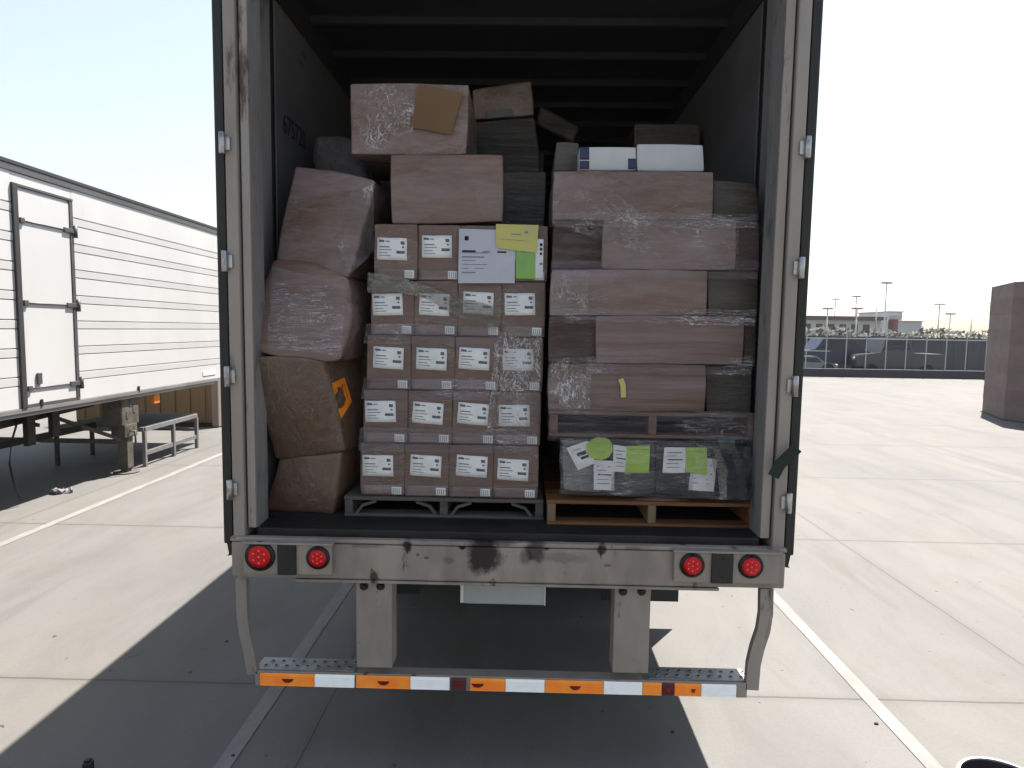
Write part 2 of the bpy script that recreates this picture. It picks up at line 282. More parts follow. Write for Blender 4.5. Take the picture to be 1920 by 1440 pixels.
# ------------------------------------------------------------------ mesh builders
class MB:
    def __init__(s): s.bm = bmesh.new(); s.mats = []
    def mi(s, m):
        if m not in s.mats: s.mats.append(m)
        return s.mats.index(m)
    def quad(s, pts, m=None):
        f = s.bm.faces.new([s.bm.verts.new(Vector(p)) for p in pts]); f.material_index = s.mi(m) if m else 0; return f
    def box(s, lo, hi, m=None, bev=0.0, rot=None, shear=None):
        lo, hi = Vector(lo), Vector(hi); r = bmesh.ops.create_cube(s.bm, size=1)
        vs = r['verts']; ctr = (lo+hi)/2; sz = hi-lo
        for v in vs:
            p = Vector((v.co.x*sz.x, v.co.y*sz.y, v.co.z*sz.z))
            if rot: p = rot @ p
            v.co = p + ctr
        fs = set(f for v in vs for f in v.link_faces); i = s.mi(m) if m else 0
        for f in fs: f.material_index = i
        if bev:
            es = set(e for v in vs for e in v.link_edges)
            bmesh.ops.bevel(s.bm, geom=list(es), offset=min(bev, min(sz)*.3), segments=2, affect='EDGES', profile=.6, clamp_overlap=True)
        return s
    def bar(s, a, b, w, t, m=None, bev=0.0):
        a, b = Vector(a), Vector(b); d = b-a; L = d.length
        q = d.to_track_quat('Z', 'Y').to_matrix()
        return s.box((a+b)/2 - Vector((w, t, L))/2, (a+b)/2 + Vector((w, t, L))/2, m, bev, q)
    def tube(s, pts, r, m=None, n=8, cap=True):
        pts = [Vector(p) for p in pts]; rs = r if isinstance(r, (list, tuple)) else [r]*len(pts); rings = []
        for i, p in enumerate(pts):
            d = (pts[min(i+1, len(pts)-1)] - pts[max(i-1, 0)]).normalized(); q = d.to_track_quat('Z', 'Y')
            rings.append([s.bm.verts.new(p + q @ Vector((math.cos(2*math.pi*k/n)*rs[i], math.sin(2*math.pi*k/n)*rs[i], 0))) for k in range(n)])
        i0 = s.mi(m) if m else 0
        for a, b in zip(rings, rings[1:]):
            for k in range(n):
                f = s.bm.faces.new((a[k], a[(k+1) % n], b[(k+1) % n], b[k])); f.material_index = i0; f.smooth = n > 6
        if cap:
            for R in (rings[0][::-1], rings[-1]): f = s.bm.faces.new(R); f.material_index = i0
        return s
    def strip(s, pts, w, y0, y1, m=None):
        """flat bar following an outline in the XZ plane, w wide, from y0 to y1"""
        P = [Vector((p[0], 0, p[2])) for p in pts]; L, R = [], []
        for i, p in enumerate(P):
            d = (P[min(i+1, len(P)-1)] - P[max(i-1, 0)]).normalized(); nrm = Vector((-d.z, 0, d.x))*(w/2)
            L.append(p+nrm); R.append(p-nrm)
        i0 = s.mi(m) if m else 0
        V = [[s.bm.verts.new((q.x, y, q.z)) for q in X] for X in (L, R) for y in (y0, y1)]
        a, b, c, d = V
        for k in range(len(P)-1):
            for u, v in ((a, b), (b, d), (d, c), (c, a)):
                s.bm.faces.new((u[k], u[k+1], v[k+1], v[k])).material_index = i0
        s.bm.faces.new((a[0], b[0], d[0], c[0])); s.bm.faces.new((a[-1], c[-1], d[-1], b[-1])); return s
    def disc(s, c, r, t, m=None, n=24, axis='Y', bev=0):
        c = Vector(c); d = {'X': Vector((1, 0, 0)), 'Y': Vector((0, 1, 0)), 'Z': Vector((0, 0, 1))}[axis]*t/2
        return s.tube([c-d, c+d], r, m, n)
    def sphere(s, c, r, m=None, sc=(1, 1, 1), sub=2, amp=0, fr=3):
        ret = bmesh.ops.create_icosphere(s.bm, subdivisions=sub, radius=1); i0 = s.mi(m) if m else 0
        for v in ret['verts']:
            p = Vector((v.co.x*sc[0], v.co.y*sc[1], v.co.z*sc[2]))*r + Vector(c)
            if amp: p += noise.noise_vector(p*fr)*amp
            v.co = p
        for f in set(f for v in ret['verts'] for f in v.link_faces): f.material_index = i0; f.smooth = True
        return s
    def ngon_prism(s, poly, z0, z1, m=None):
        b = [s.bm.verts.new((x, y, z0)) for x, y in poly]; t = [s.bm.verts.new((x, y, z1)) for x, y in poly]; i0 = s.mi(m) if m else 0; n = len(poly)
        for k in range(n): s.bm.faces.new((b[k], b[(k+1) % n], t[(k+1) % n], t[k])).material_index = i0
        s.bm.faces.new(t).material_index = i0; s.bm.faces.new(b[::-1]).material_index = i0; return s
    def build(s, name, mat=None, parent=None, fix=True):
        if fix: bmesh.ops.recalc_face_normals(s.bm, faces=s.bm.faces[:])
        off = Vector((0, 0, 0)); p = parent
        while p: off += p.location; p = p.parent
        me = bpy.data.meshes.new(name)
        if parent: bmesh.ops.translate(s.bm, verts=s.bm.verts[:], vec=-off)
        s.bm.to_mesh(me); s.bm.free()
        for m in ([mat] if mat else s.mats): me.materials.append(M[m])
        o = bpy.data.objects.new(name, me); C.objects.link(o)
        if parent: o.parent = parent
        return o
def thing(name, label, cat, loc=(0, 0, 0), group=None):
    o = bpy.data.objects.new(name, None); C.objects.link(o); o.location = loc; o.empty_display_size = .2
    o['label'] = label; o['category'] = cat
    if group: o['group'] = group
    return o
def tag(o, label, cat, group=None, kind=None):
    o['label'] = label; o['category'] = cat
    if group: o['group'] = group
    if kind: o['kind'] = kind
    return o
def struct(o, kind='structure'): o['kind'] = kind; return o
def rebase(o):
    """put a one-mesh thing's origin at its own base"""
    vs = o.data.vertices; n = len(vs); c = Vector((sum(v.co.x for v in vs)/n, sum(v.co.y for v in vs)/n, min(v.co.z for v in vs)))
    for v in vs: v.co -= c
    o.location = c; return o

# soft-edged, slightly crushed carton from eight corners -------------------------------------------
class Hexa:
    def __init__(s, c8, r=.012, bulge=.006, amp=.004, fr=4, n=7, seed=0, sag=0):
        s.c = [Vector(c) for c in c8]; s.bulge = bulge; s.amp = amp; s.fr = fr; s.n = n; s.off = Vector((seed*3.17, seed*1.3, seed*7.7)); s.sag = sag
        c = s.c; hx = (c[1]-c[0]).length/2; hz = (c[0]-c[3]).length/2; hy = (c[4]-c[0]).length/2
        s.r = (min(.28, r/hx), min(.28, r/hy), min(.28, r/hz))
    def P(s, u, v, w, out=0.0):
        p = [u, v, w]; inner = [max(-(1-r), min(1-r, x)) for x, r in zip(p, s.r)]; d = Vector([(x-i)/r for x, i, r in zip(p, inner, s.r)])
        if d.length > 1: d.normalize()
        u, v, w = [i + r*k for i, r, k in zip(inner, s.r, d)]
        a, b, t = (u+1)/2, (v+1)/2, (w+1)/2; c = s.c
        def bil(TL, TR, BR, BL): return (TL*(1-a)+TR*a)*t + (BL*(1-a)+BR*a)*(1-t)
        q = bil(*c[:4])*(1-b) + bil(*c[4:])*b
        nx = (c[1]-c[0]).normalized(); nz = (c[0]-c[3]).normalized(); ny = (c[4]-c[0]).normalized()
        k = s.bulge
        q += nx*(u**5)*k*(1-w*w) + ny*(v**5)*k*(1-u*u)*(1-w*w)*1.5 + nz*(w**5)*k*(1-u*u)
        q += noise.noise_vector((q+s.off)*s.fr)*s.amp + noise.noise_vector((q+s.off)*s.fr*3.1)*s.amp*.35
        if s.sag: q.z -= s.sag*max(0, 1-w)*(1-abs(u))*.5
        return q - ny*out if out else q
    def mesh(s):
        mb = MB(); bm = mb.bm; g = []
        for r in s.r:
            L = [-1+1.7*r + (2-3.4*r)*i/s.n for i in range(s.n+1)]; g.append([-1, -1+r*.3, -1+r] + L + [1-r, 1-r*.3, 1])
        N = len(g[0])-1; V = {}
        def vert(i, j, k):
            if (i, j, k) not in V: V[i, j, k] = bm.verts.new(s.P(g[0][i], g[1][j], g[2][k]))
            return V[i, j, k]
        for a in range(N):
            for b in range(N):
                for e in (0, N):
                    bm.faces.new([vert(e, *x) for x in ((a, b), (a+1, b), (a+1, b+1), (a, b+1))])
                    bm.faces.new([vert(x[0], e, x[1]) for x in ((a, b), (a+1, b), (a+1, b+1), (a, b+1))])
                    bm.faces.new([vert(x[0], x[1], e) for x in ((a, b), (a+1, b), (a+1, b+1), (a, b+1))])
        for f in bm.faces: f.smooth = True
        return mb
    def patch(s, u0, u1, w0, w1, m, mb=None, out=.0025, n=5, skew=0.0, v=-1):
        """thin plate that follows the front face (u left-right, w down-up)"""
        mb = mb or MB(); i0 = mb.mi(m); G = []
        for lay in (out, out-.002):
            G.append([[mb.bm.verts.new(s.P(u0+(u1-u0)*i/n, v, w0+(w1-w0)*j/n + skew*(i/n-.5), lay)) for j in range(n+1)] for i in range(n+1)])
        for i in range(n):
            for j in range(n):
                for L in G: f = mb.bm.faces.new((L[i][j], L[i+1][j], L[i+1][j+1], L[i][j+1])); f.material_index = i0; f.smooth = True
        a, b = G; rim = [(i, 0) for i in range(n)] + [(n, j) for j in range(n)] + [(i, n) for i in range(n, 0, -1)] + [(0, j) for j in range(n, 0, -1)]
        for k in range(len(rim)):
            p, q = rim[k], rim[(k+1) % len(rim)]
            mb.bm.faces.new((a[p[0]][p[1]], a[q[0]][q[1]], b[q[0]][q[1]], b[p[0]][p[1]])).material_index = i0
        return mb
def corners(quad, Y, depth, dz=0.0, dx=0.0, yaw=0.0, taper=1.0):
    Ys = Y if isinstance(Y, (list, tuple)) else [Y]*4
    f = [at(px, py, y) for (px, py), y in zip(quad, Ys)]
    off = Vector((dx + math.sin(yaw)*depth, depth*math.cos(yaw), dz)); return f + [p+off for p in f]
def base_of(c8): return Vector((sum(p.x for p in c8)/8, sum(p.y for p in c8)/8, min(p.z for p in c8)))
# ================================================================== SETTING
mb = MB(); mb.quad([(-300, -60, 0), (300, -60, 0), (300, 500, 0), (-300, 500, 0)]); struct(mb.build('ground', 'concrete'))
mb = MB()
for X, y0, y1, w in ((-5.02, -4, 12.6, .10), (-1.435, -4, 24, .09), (2.085, -4, 24, .085)):
    o = MB(); n = 40
    for i in range(n):
        a, b = y0+(y1-y0)*i/n, y0+(y1-y0)*(i+1)/n
        wa = [w/2 + .012*noise.noise(Vector((X, a*3, 1.0))), w/2+.012*noise.noise(Vector((X, b*3, 1.0)))]
        o.quad([(X-wa[0], a, .004), (X+wa[0], a, .004), (X+wa[1], b, .004), (X-wa[1], b, .004)])
    bmesh.ops.remove_doubles(o.bm, verts=o.bm.verts[:], dist=1e-4)
    struct(o.build('parking_line', 'line_paint'))
mb.bm.free()

# ================================================================== THE OPEN TRAILER
Y0, YF = 2.95, 18.9
XL, XR, XLi, XRi = -1.365, 1.235, -1.262, 1.128
ZF, ZC, ZT = 1.18, 4.0, 4.07
tr = thing('box_trailer', 'open semi-trailer filling the centre, dirty beige rear frame, loaded with wrapped cartons', 'trailer', (-.065, Y0, 0))
XLw, XRw = -1.337, 1.204
for sgn, xo, xi, xj in ((-1, XL, XLw, XLi), (1, XR, XRw, XRi)):
    a, b = sorted((xo, xi)); w = MB().box((a, Y0+.10, 1.10), (b, YF, ZT-.005)).build('side_wall', 'liner_grey', tr)
    a, b = sorted((xi+sgn*.001, xj)); MB().box((a, Y0+.0985, ZF+.007), (b, Y0+.165, ZC-.001), bev=.006).box((min(xj, xj+sgn*.03), Y0+.031, ZF+.007), (max(xj, xj+sgn*.03), Y0+.098, ZC-.001)).build('door_jamb', 'liner_grey', w)
    # plywood liner starts a little way in, a step proud of the bare wall
    a, b = sorted((xi+sgn*.002, xi-sgn*.014)); MB().box((a, Y0+.50, ZF+.003), (b, YF-.1, 3.84), bev=.004).build('plywood_liner', 'liner_ply', w)
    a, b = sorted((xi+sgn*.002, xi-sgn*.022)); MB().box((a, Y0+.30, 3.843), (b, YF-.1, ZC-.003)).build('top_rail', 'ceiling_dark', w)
    a, b = sorted((xi+sgn*.002, xi-sgn*.008)); MB().box((a, Y0+.465, ZF+.004), (b, Y0+.497, 3.84)).build('liner_trim', 'black_rubber', w)
MB().box((XLw+.001, Y0+.25, 1.02), (XRw-.001, YF, ZF)).build('floor', 'floor_dark', tr)
MB().box((XLi+.001, Y0+.02, 1.03), (XRi-.001, Y0+.248, ZF+.006), bev=.006).build('door_sill', 'sill_dark', tr)
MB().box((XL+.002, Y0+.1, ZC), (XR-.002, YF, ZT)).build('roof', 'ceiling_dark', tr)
MB().box((XL+.004, YF-.09, 1.1), (XR-.004, YF-.01, ZC-.002)).build('front_wall', 'liner_ply', tr)
for i in range(10):
    y = 3.97+.47*i
    b = MB().box((XLw+.026, y, ZC-.045), (XRw-.026, y+.028, ZC-.003)); b.box((XLw+.026, y+.0285, ZC-.012), (XRw-.026, y+.08, ZC-.003)); b.build('roof_bow', 'bow_metal', tr)
# rear frame posts: outer channel and inner flange with a dark gap
for sgn, xo, xi in ((-1, XL, XLi), (1, XR, XRi)):
    x1 = xo - sgn*.055; a, b = sorted((xo, x1)); x2, x3 = sorted((x1 - sgn*.010, xi))
    p = MB().box((a, Y0-.005, 1.145), (b, Y0+.098, ZT), bev=.006).build('corner_post', 'post_paint', tr)
    MB().box((x2, Y0+.012, ZF+.008), (x3, Y0+.030, ZC-.001), bev=.004).build('inner_flange', 'post_paint', p)
    g0, g1 = sorted((x1 - sgn*.001, x1 - sgn*.009)); MB().box((g0, Y0+.03, ZF+.008), (g1, Y0+.098, ZC-.001)).build('gasket_gap', 'black_hole', p)
MB().box((XL+.056, Y0, ZC+.001), (XR-.056, Y0+.098, ZT), bev=.006).build('header', 'frame_paint', tr)
# doors folded back along the sides, edge-on
for sgn, xo in ((-1, XL), (1, XR)):
    a, b = sorted((xo+sgn*.006, xo+sgn*.046)); d = MB().box((a, Y0+.045, 1.09), (b, Y0+1.27, ZT-.04), bev=.006).build('door', 'trailer_white', tr)
    a, b = sorted((xo+sgn*.004, xo+sgn*.050))
    s_ = MB().box((a, Y0-.002, 1.11), (b, Y0+.044, ZT-.03), bev=.012); s_.bar(((a+b)/2, Y0+.02, 1.13), ((a+b)/2 - sgn*.012, Y0+.02, 1.055), .03, .03, bev=.006); s_.build('door_seal', 'black_rubber', d)
    hp = [(428, 268), (432, 490), (432, 706), (434, 918)] if sgn < 0 else [(1494, 276), (1487, 502), (1477, 724), (1468, 943)]
    for (px, py) in hp:
        z = at(px, py, Y0-.02).z; x = xo + sgn*.004
        h = MB().tube([(x, Y0-.022, z-.048), (x, Y0-.022, z-.045), (x, Y0-.022, z+.045), (x, Y0-.022, z+.048)], [.010, .014, .014, .010], n=12)
        h.box((min(x, x-sgn*.032), Y0-.016, z-.03), (max(x, x-sgn*.032), Y0-.007, z+.03), bev=.003)
        h.build('hinge', 'zinc', d)
    dk = [(420, 790)] if sgn < 0 else []
# wall lettering on the left liner
cu = bpy.data.curves.new('t', 'FONT'); cu.body = '675720'; cu.size = .15; cu.extrude = .0008; cu.align_x = 'LEFT'
to = bpy.data.objects.new('t', cu); C.objects.link(to); bpy.context.view_layer.update()
me = bpy.data.meshes.new_from_object(to); bpy.data.objects.remove(to)
p0 = atx(531, 243, XLw+.0155)
for v in me.vertices: x, y, z = v.co; v.co = Vector((XLw+.0152+z, p0.y + x*.80, p0.z-.01 + y)) - tr.location
me.materials.append(M['print_ink']); lt = bpy.data.objects.new('wall_number', me); C.objects.link(lt); lt.parent = tr
# bumper beam
BY = Y0-.02
bm_ = MB().box((XL-.005, BY, .957), (XR+.005, Y0+.10, 1.128), bev=.010).box((XL-.008, BY-.004, 1.132), (XR+.008, Y0+.015, 1.152), bev=.006).box((XL+.3, BY-.006, .942), (XR-.3, Y0+.06, .954), bev=.003)
bumper = bm_.build('bumper_beam', 'bumper_paint', tr)
def frame_px(px, py, Y): return at(px, py, Y)
for (px, py, r) in ((867, 1024, .016), (1025, 1025, .015)):
    p = at(px, py, BY); MB().disc((p.x, BY-.0002, p.z), r, .005, n=20).build('bolt_hole', 'black_hole', bumper)
for (px, py) in ((763, 1020), (1127, 1028)):
    p = at(px, py, BY); MB().disc((p.x, BY-.004, p.z), .010, .016, n=6).tube([(p.x, BY-.0005, p.z-.008), (p.x+.001, BY-.0005, p.z-.05)], [.006, .001], n=6).build('stud', 'dark_steel', bumper)
# tail lamps
for cl in (((455, 1014), (622, 1081), ((487, 1043, .058, 0), (596, 1046, .045, 1)), (520, 556, 1018, 1078)), ((1265, 1030), (1460, 1098), ((1298, 1060, .047, 1), (1408, 1062, .047, 1)), (1335, 1373, 1034, 1094))):
    a, b = at(*cl[0], BY-.03), at(*cl[1], BY-.03); hz0, hz1 = min(a.z, b.z)+.004, max(a.z, b.z)-.012
    hs = MB().box((a.x, BY-.03, hz0), (b.x, BY-.001, hz1), bev=.008).box((a.x-.008, BY-.045, hz1+.001), (b.x+.008, BY-.001, hz1+.011), bev=.003)
    hs = hs.build('lamp_housing', 'frame_paint', tr)
    for (px, py, r, big) in cl[2]:
        p = at(px, py, BY-.035); L = MB()
        L.tube([(p.x, BY-.0295, p.z), (p.x, BY-.040, p.z), (p.x, BY-.042, p.z), (p.x, BY-.036, p.z)], [r*1.24, r*1.2, r*1.05, r*.95], n=32)
        l = L.build('tail_lamp', 'black_rubber', tr)
        MB().tube([(p.x, BY-.034, p.z), (p.x, BY-.043, p.z), (p.x, BY-.048, p.z)], [r*.92, r*.9, r*.6], n=32).build('lens', 'lamp_lens', l)
        for k in range(7):
            q = Vector((0, 0, 0)) if k == 6 else Vector((math.cos(k*math.pi/3+.52), 0, math.sin(k*math.pi/3+.52)))*r*.5
            MB().sphere((p.x+q.x, BY-.0465, p.z+q.z), r*.10, sc=(1, .6, 1), sub=2).build('led', 'led_red', l)
    x0, x1, y0_, y1_ = cl[3]; a, b = at(x0, y0_, BY-.035), at(x1, y1_, BY-.035)
    br = MB().box((a.x, BY-.042, b.z), (b.x, BY-.0305, a.z), bev=.005)
    for zz in (.22, .8): br.disc(((a.x+b.x)/2+.004, BY-.043, a.z+(b.z-a.z)*zz), .007, .006, n=10)
    br.build('lamp_bracket', 'black_rubber', tr)
# underride guard
gz0, gz1 = .395, .470
gx0, gx1 = -1.285, 1.105; GY = Y0+.02
guard = MB().box((gx0, GY, gz0), (gx1, GY+.012, gz1), bev=.003).box((gx0, GY+.0125, gz0+.004), (gx1, GY+.09, gz0+.012)).box((gx0+.4, GY+.0125, gz1-.012), (gx1-.5, GY+.075, gz1-.004))
guard = guard.build('guard_bar', 'frame_paint', tr)
for (x0, x1) in ((-1.29, -.80), (.635, 1.115)):
    st = MB().box((x0, GY+.014, gz1-.003), (x1, GY+.125, gz1+.004), bev=.002); nx = int((x1-x0)/.052)
    for r_ in range(2):
        for k in range(nx): 
            cx = x0+.04+k*.052+r_*.02
            st.tube([(cx, GY+.045+r_*.045, gz1+.003), (cx, GY+.045+r_*.045, gz1+.0075)], [.013, .009], 'tread_metal', 10)
            st.disc((cx, GY+.045+r_*.045, gz1+.0075), .0065, .0012, 'black_hole', 8, 'Z')
    st.mats = ['tread_metal', 'black_hole']
    st.build('step_plate', None, tr)
for (q, nm) in (((668, 735, 1090, 1252), 0), ((1153, 1215, 1100, 1262), 1)):
    a, b = at(q[0], q[2], Y0), at(q[1], q[3], Y0)
    po = MB().box((a.x, Y0-.003, b.z), (b.x, Y0+.012, .956), bev=.003).box((a.x, Y0+.0125, b.z), (a.x+.01, Y0+.11, .95)).box((b.x-.01, Y0+.0125, b.z), (b.x, Y0+.11, .95)).build('guard_post', 'frame_paint', tr)
    for px in ((683, 714) if nm == 0 else (1168, 1203)):
        z = at(px, 1098 if nm == 0 else 1108, Y0).z; x = at(px, 1098, Y0).x
        MB().disc((x, Y0-.006, z), .020, .006, n=20).tube([(x, Y0-.008, z), (x, Y0-.02, z)], .012, n=6).build('bolt', 'dark_steel', po)
for pts, w in (([(453, 1085), (455, 1150), (459, 1185), (468, 1222), (474, 1262)], .052), ([(1437, 1103), (1436, 1150), (1431, 1182), (1420, 1215), (1413, 1245), (1409, 1292)], .062)):
    P = [at(px, py, Y0+.03) for px, py in pts]; MB().strip(P, w, Y0+.02, Y0+.055).build('side_bar', 'post_paint', tr)
# tape on the bar: saw-tooth shape tipped to the sky, imitating flash glow
def tape(px0, px1, mat, z0=gz0+.008, z1=gz1-.008, name='reflective_tape', marks=()):
    x0, x1 = at(px0, 1280, GY).x, at(px1, 1280, GY).x; m_ = MB(); n = 5; h = (z1-z0)/n
    jig = lambda x, k: .0012*noise.noise(Vector((x*60, k*3.1, 0)))
    for k in range(n):
        a = z0+h*k
        m_.quad([(x0, GY-.0115, a), (x1, GY-.0115, a), (x1, GY-.0020, a+h), (x0, GY-.0020, a+h)], mat)
        m_.quad([(x0, GY-.0020, a), (x1, GY-.0020, a), (x1, GY-.0115, a), (x0, GY-.0115, a)], mat)
    m_.quad([(x0, GY-.001, z0), (x1, GY-.001, z0), (x1, GY-.001, z1), (x0, GY-.001, z1)], mat)
    for (ma, mz) in marks:
        xa, xb = at(ma, 1280, GY).x, at(mz, 1280, GY).x; zz = (z0+z1)/2; s_ = (xb-xa)
        m_.bm.faces.new([m_.bm.verts.new(v) for v in ((xa, GY-.0125, zz+.008), (xb, GY-.0125, zz+.008), (xb-s_*.12, GY-.0125, zz-.004), (xb-s_*.35, GY-.0125, zz-.012), (xa+s_*.3, GY-.0125, zz-.012), (xa+s_*.1, GY-.0125, zz-.003))]).material_index = m_.mi('mark_red')
    m_.build(name, None, guard, fix=False)
tape(489, 590, 'tape_flash_orange', marks=[(530, 552)]); tape(591, 665, 'tape_white'); tape(669, 769, 'tape_flash_orange', marks=[(709, 731)]); tape(770, 843, 'tape_white')
tape(846, 874, 'tape_dark_red', name='marker_lamp', marks=[(853, 867)]); tape(882, 947, 'tape_flash_orange', marks=[(884, 908)]); tape(948, 1021, 'tape_white'); tape(1022, 1131, 'tape_flash_orange', marks=[(1068, 1089)])
tape(1132, 1204, 'tape_white'); tape(1205, 1240, 'tape_flash_orange'); tape(1242, 1264, 'tape_dark_red', name='marker_lamp', marks=[(1247, 1259)]); tape(1265, 1314, 'tape_flash_orange', marks=[(1295, 1304)]); tape(1315, 1380, 'tape_white')
# number plate (blank), brackets, mud flaps, running gear
a, b = at(870, 1090, Y0+.05), at(1020, 1134, Y0+.05)
pl = MB().box((a.x, Y0+.045, b.z), (b.x, Y0+.053, .955), bev=.003).build('plate_panel', 'plate_grey', tr)
MB().box((b.x+.001, Y0+.043, b.z-.002), (b.x+.006, Y0+.056, .955)).box((a.x-.016, Y0+.043, b.z+.004), (a.x-.001, Y0+.056, .955)).build('plate_edge', 'paper_white', pl)
for (x0, x1, z0) in ((.60, 1.165, .177), (-1.10, -.735, .19)):
    MB().box((x0, 4.565, z0), (x1, 4.575, .98), bev=.002).build('mud_flap', 'flap_dark', tr)
for y in (5.62, 6.87):
    ax = MB().tube([(-1.1, y, .5), (.97, y, .5)], .065, n=12).build('axle', 'under_steel', tr)
    for xs in ((-1.28, -1.03), (-.96, -.71), (.58, .83), (.90, 1.15)):
        pr = [(xs[0], .30), (xs[0]+.01, .43), (xs[0]+.035, .495), (xs[0]+.06, .51), (xs[1]-.06, .51), (xs[1]-.035, .495), (xs[1]-.01, .43), (xs[1], .30)]
        wheel = MB().tube([(x, y, .51) for x, r in pr], [r for x, r in pr], n=40, cap=True).build('wheel', 'tyre_rubber', tr)
        MB().tube([(xs[0]-.003, y, .51), (xs[0]+.02, y, .51), (xs[1]-.02, y, .51), (xs[1]+.003, y, .51)], [.28, .2, .2, .28], n=24).build('rim', 'aluminium', wheel)
uf = MB().box((-.75, 3.3, .98), (-.63, 9, 1.018)).box((.5, 3.3, .98), (.62, 9, 1.018)).box((-.78, 4.6, .66), (-.60, 8.2, .975)).box((.47, 4.6, .66), (.65, 8.2, .975))
for k in range(18): uf.box((XL+.05, 3.3+k*.8, .985), (XR-.05, 3.36+k*.8, 1.019))
uf.build('chassis', 'under_steel', tr)
MB().box((XL+.01, Y0+.11, 1.06), (XL+.05, YF, 1.098)).box((XR-.05, Y0+.11, 1.06), (XR-.01, YF, 1.098)).build('bottom_rail', 'rail_grey', tr)
lg = MB(); 
for x in (-.85, .72): lg.box((x-.07, 15.8, .08), (x+.07, 15.94, 1.0)).box((x-.15, 15.72, .0), (x+.15, 16.02, .08))
lg.build('landing_gear', 'gear_paint', tr)
# green strap end hanging over the right post
P = [at(1492, 838, Y0-.03), at(1478, 856, Y0-.045), at(1462, 872, Y0-.05), at(1449, 893, Y0-.04)]
tag(rebase(MB().strip(P, .052, Y0-.05, Y0-.043).build('cargo_strap', 'strap_green')), 'short dark green strap end draped over the right door hinge side', 'strap')
# ================================================================== THE LOAD
def carton(name, quad, Y, depth, mat, label, cat='carton', r=.008, bulge=.004, amp=.004, seed=0, n=7, group=None, back=None, grow=0, **kw):
    if grow:
        q = quad; quad = [(q[0][0]-grow, q[0][1]-grow), (q[1][0]+grow, q[1][1]-grow), (q[2][0]+grow, q[2][1]+grow*.6), (q[3][0]-grow, q[3][1]+grow*.6)]
    c8 = corners(quad, Y, depth, **kw)
    if back: c8[4:] = back
    h = Hexa(c8, r, bulge, amp, 4, n, seed); t = thing(name, label, cat, base_of(c8), group)
    h.mesh().build('board', mat, t); return t, h
def pallet(name, label, x0, x1, y0, depth, z0, mat, hh=.125, front_end=None):
    t = thing(name, label, 'pallet', ((x0+x1)/2, y0+depth/2, z0), 'pallets under the load'); nb = 6; w = (depth-.0)/nb
    for k in range(nb):
        j = random.uniform(-.006, .006); MB().box((x0+j, y0+k*w+.006, z0+hh-.018), (x1+j, y0+(k+1)*w-.012, z0+hh), bev=.003).build('deck_board', mat, t)
    for i, x in enumerate((x0+.002, (x0+x1)/2-.02, x1-.042)):
        MB().box((x, y0+.008, z0+.0185), (x+.04, y0+depth-.008, z0+hh-.0185), bev=.003).build('stringer', 'wood_pale' if (front_end and i < 2 and i in front_end) else mat, t)
    for k in (0, 2, 4):
        MB().box((x0, y0+k*w+.006, z0+.002), (x1, y0+k*w+.1, z0+.018), bev=.003).build('bottom_board', mat, t)
    return t
# --- middle pallet: grey, with arched notches between the stringers
pm = pallet('pallet', 'weathered grey wooden pallet under the middle stack of labelled cartons', -.905, .115, 3.19, 1.15, ZF+.001, 'wood_grey', .105)
for x0, x1 in ((-.863, -.417), (-.375, .071)):   # side notch curve pieces
    for sgn, xa in ((1, x0), (-1, x1)):
        MB().strip([(xa+.02*sgn, 0, ZF+.020), (xa+.05*sgn, 0, ZF+.060), (xa+.12*sgn, 0, ZF+.083)], .014, 3.20, 3.22).build('notch_edge', 'wood_grey', pm)
# --- twenty labelled cartons, 4 x 5
SY = 3.215
TL, TR, BL, BR = at(705, 419, SY), at(1029, 424, SY), at(672, 922, SY), at(1007, 932, SY)
ZB = ZF+.107; rows = 5; rh = (((TL.z+TR.z)/2)-ZB)/rows; cw = ((TR-TL).length+(BR-BL).length)/8
c8 = [Vector(p) for p in ((-cw/2, 0, rh), (cw/2, 0, rh), (cw/2, 0, 0), (-cw/2, 0, 0))]; c8 = [p*.992 for p in c8]; c8 += [p+Vector((0, .5, 0)) for p in c8]
proto = Hexa(c8, .005, .002, .004, 6, 7, 3)
rn = ['top', 'second highest', 'middle', 'second lowest', 'bottom']; cn = ['leftmost', 'second from left', 'second from right', 'rightmost']
def label_mesh(h, u0, u1, w0, w1, seed):
    rd = random.Random(seed); m_ = h.patch(u0, u1, w0, w1, 'label_white', out=.003, skew=-.05)
    def blk(a, b, c, d, mt): h.patch(u0+(u1-u0)*a, u0+(u1-u0)*b, w0+(w1-w0)*c-.05*((a+b)/2-.5), w0+(w1-w0)*d-.05*((a+b)/2-.5), mt, m_, .0042, 1, -.05*(b-a))
    blk(.06, .24, .80, .90, 'label_ink'); blk(.80, .92, .70, .84, 'label_ink'); blk(.84, .90, .55, .62, 'label_ink'); blk(.66, .93, .30, .42, 'label_ink')
    blk(.28, .42, .82, .87, 'print_grey'); blk(.08, .40+rd.random()*.15, .56, .61, 'print_grey'); blk(.08, .50, .44, .47, 'print_grey'); blk(.08, .36, .30, .33, 'print_grey'); blk(.08, .45, .18, .21, 'print_grey')
    return m_
pt = thing('carton', 'x', 'carton', (0, 0, 0), 'labelled cartons stacked on the middle pallet')
proto.mesh().build('board', 'card_mid', pt)
lab = label_mesh(proto, -.78, .62, -.24, .56, 1).build('address_label', None, pt)
m_ = proto.patch(.42, .86, -.94, -.66, 'label_white', out=.0032)
for k in range(4): proto.patch(.48+k*.09, .51+k*.09, -.90, -.70, 'print_grey', m_, .0042, 1)
m_.build('barcode_sticker', None, pt)
proto.patch(-.985, .985, -.97, -.60, 'tape_clear', out=.0014, n=8).build('packing_tape', None, pt)
parts = list(pt.children); first = True
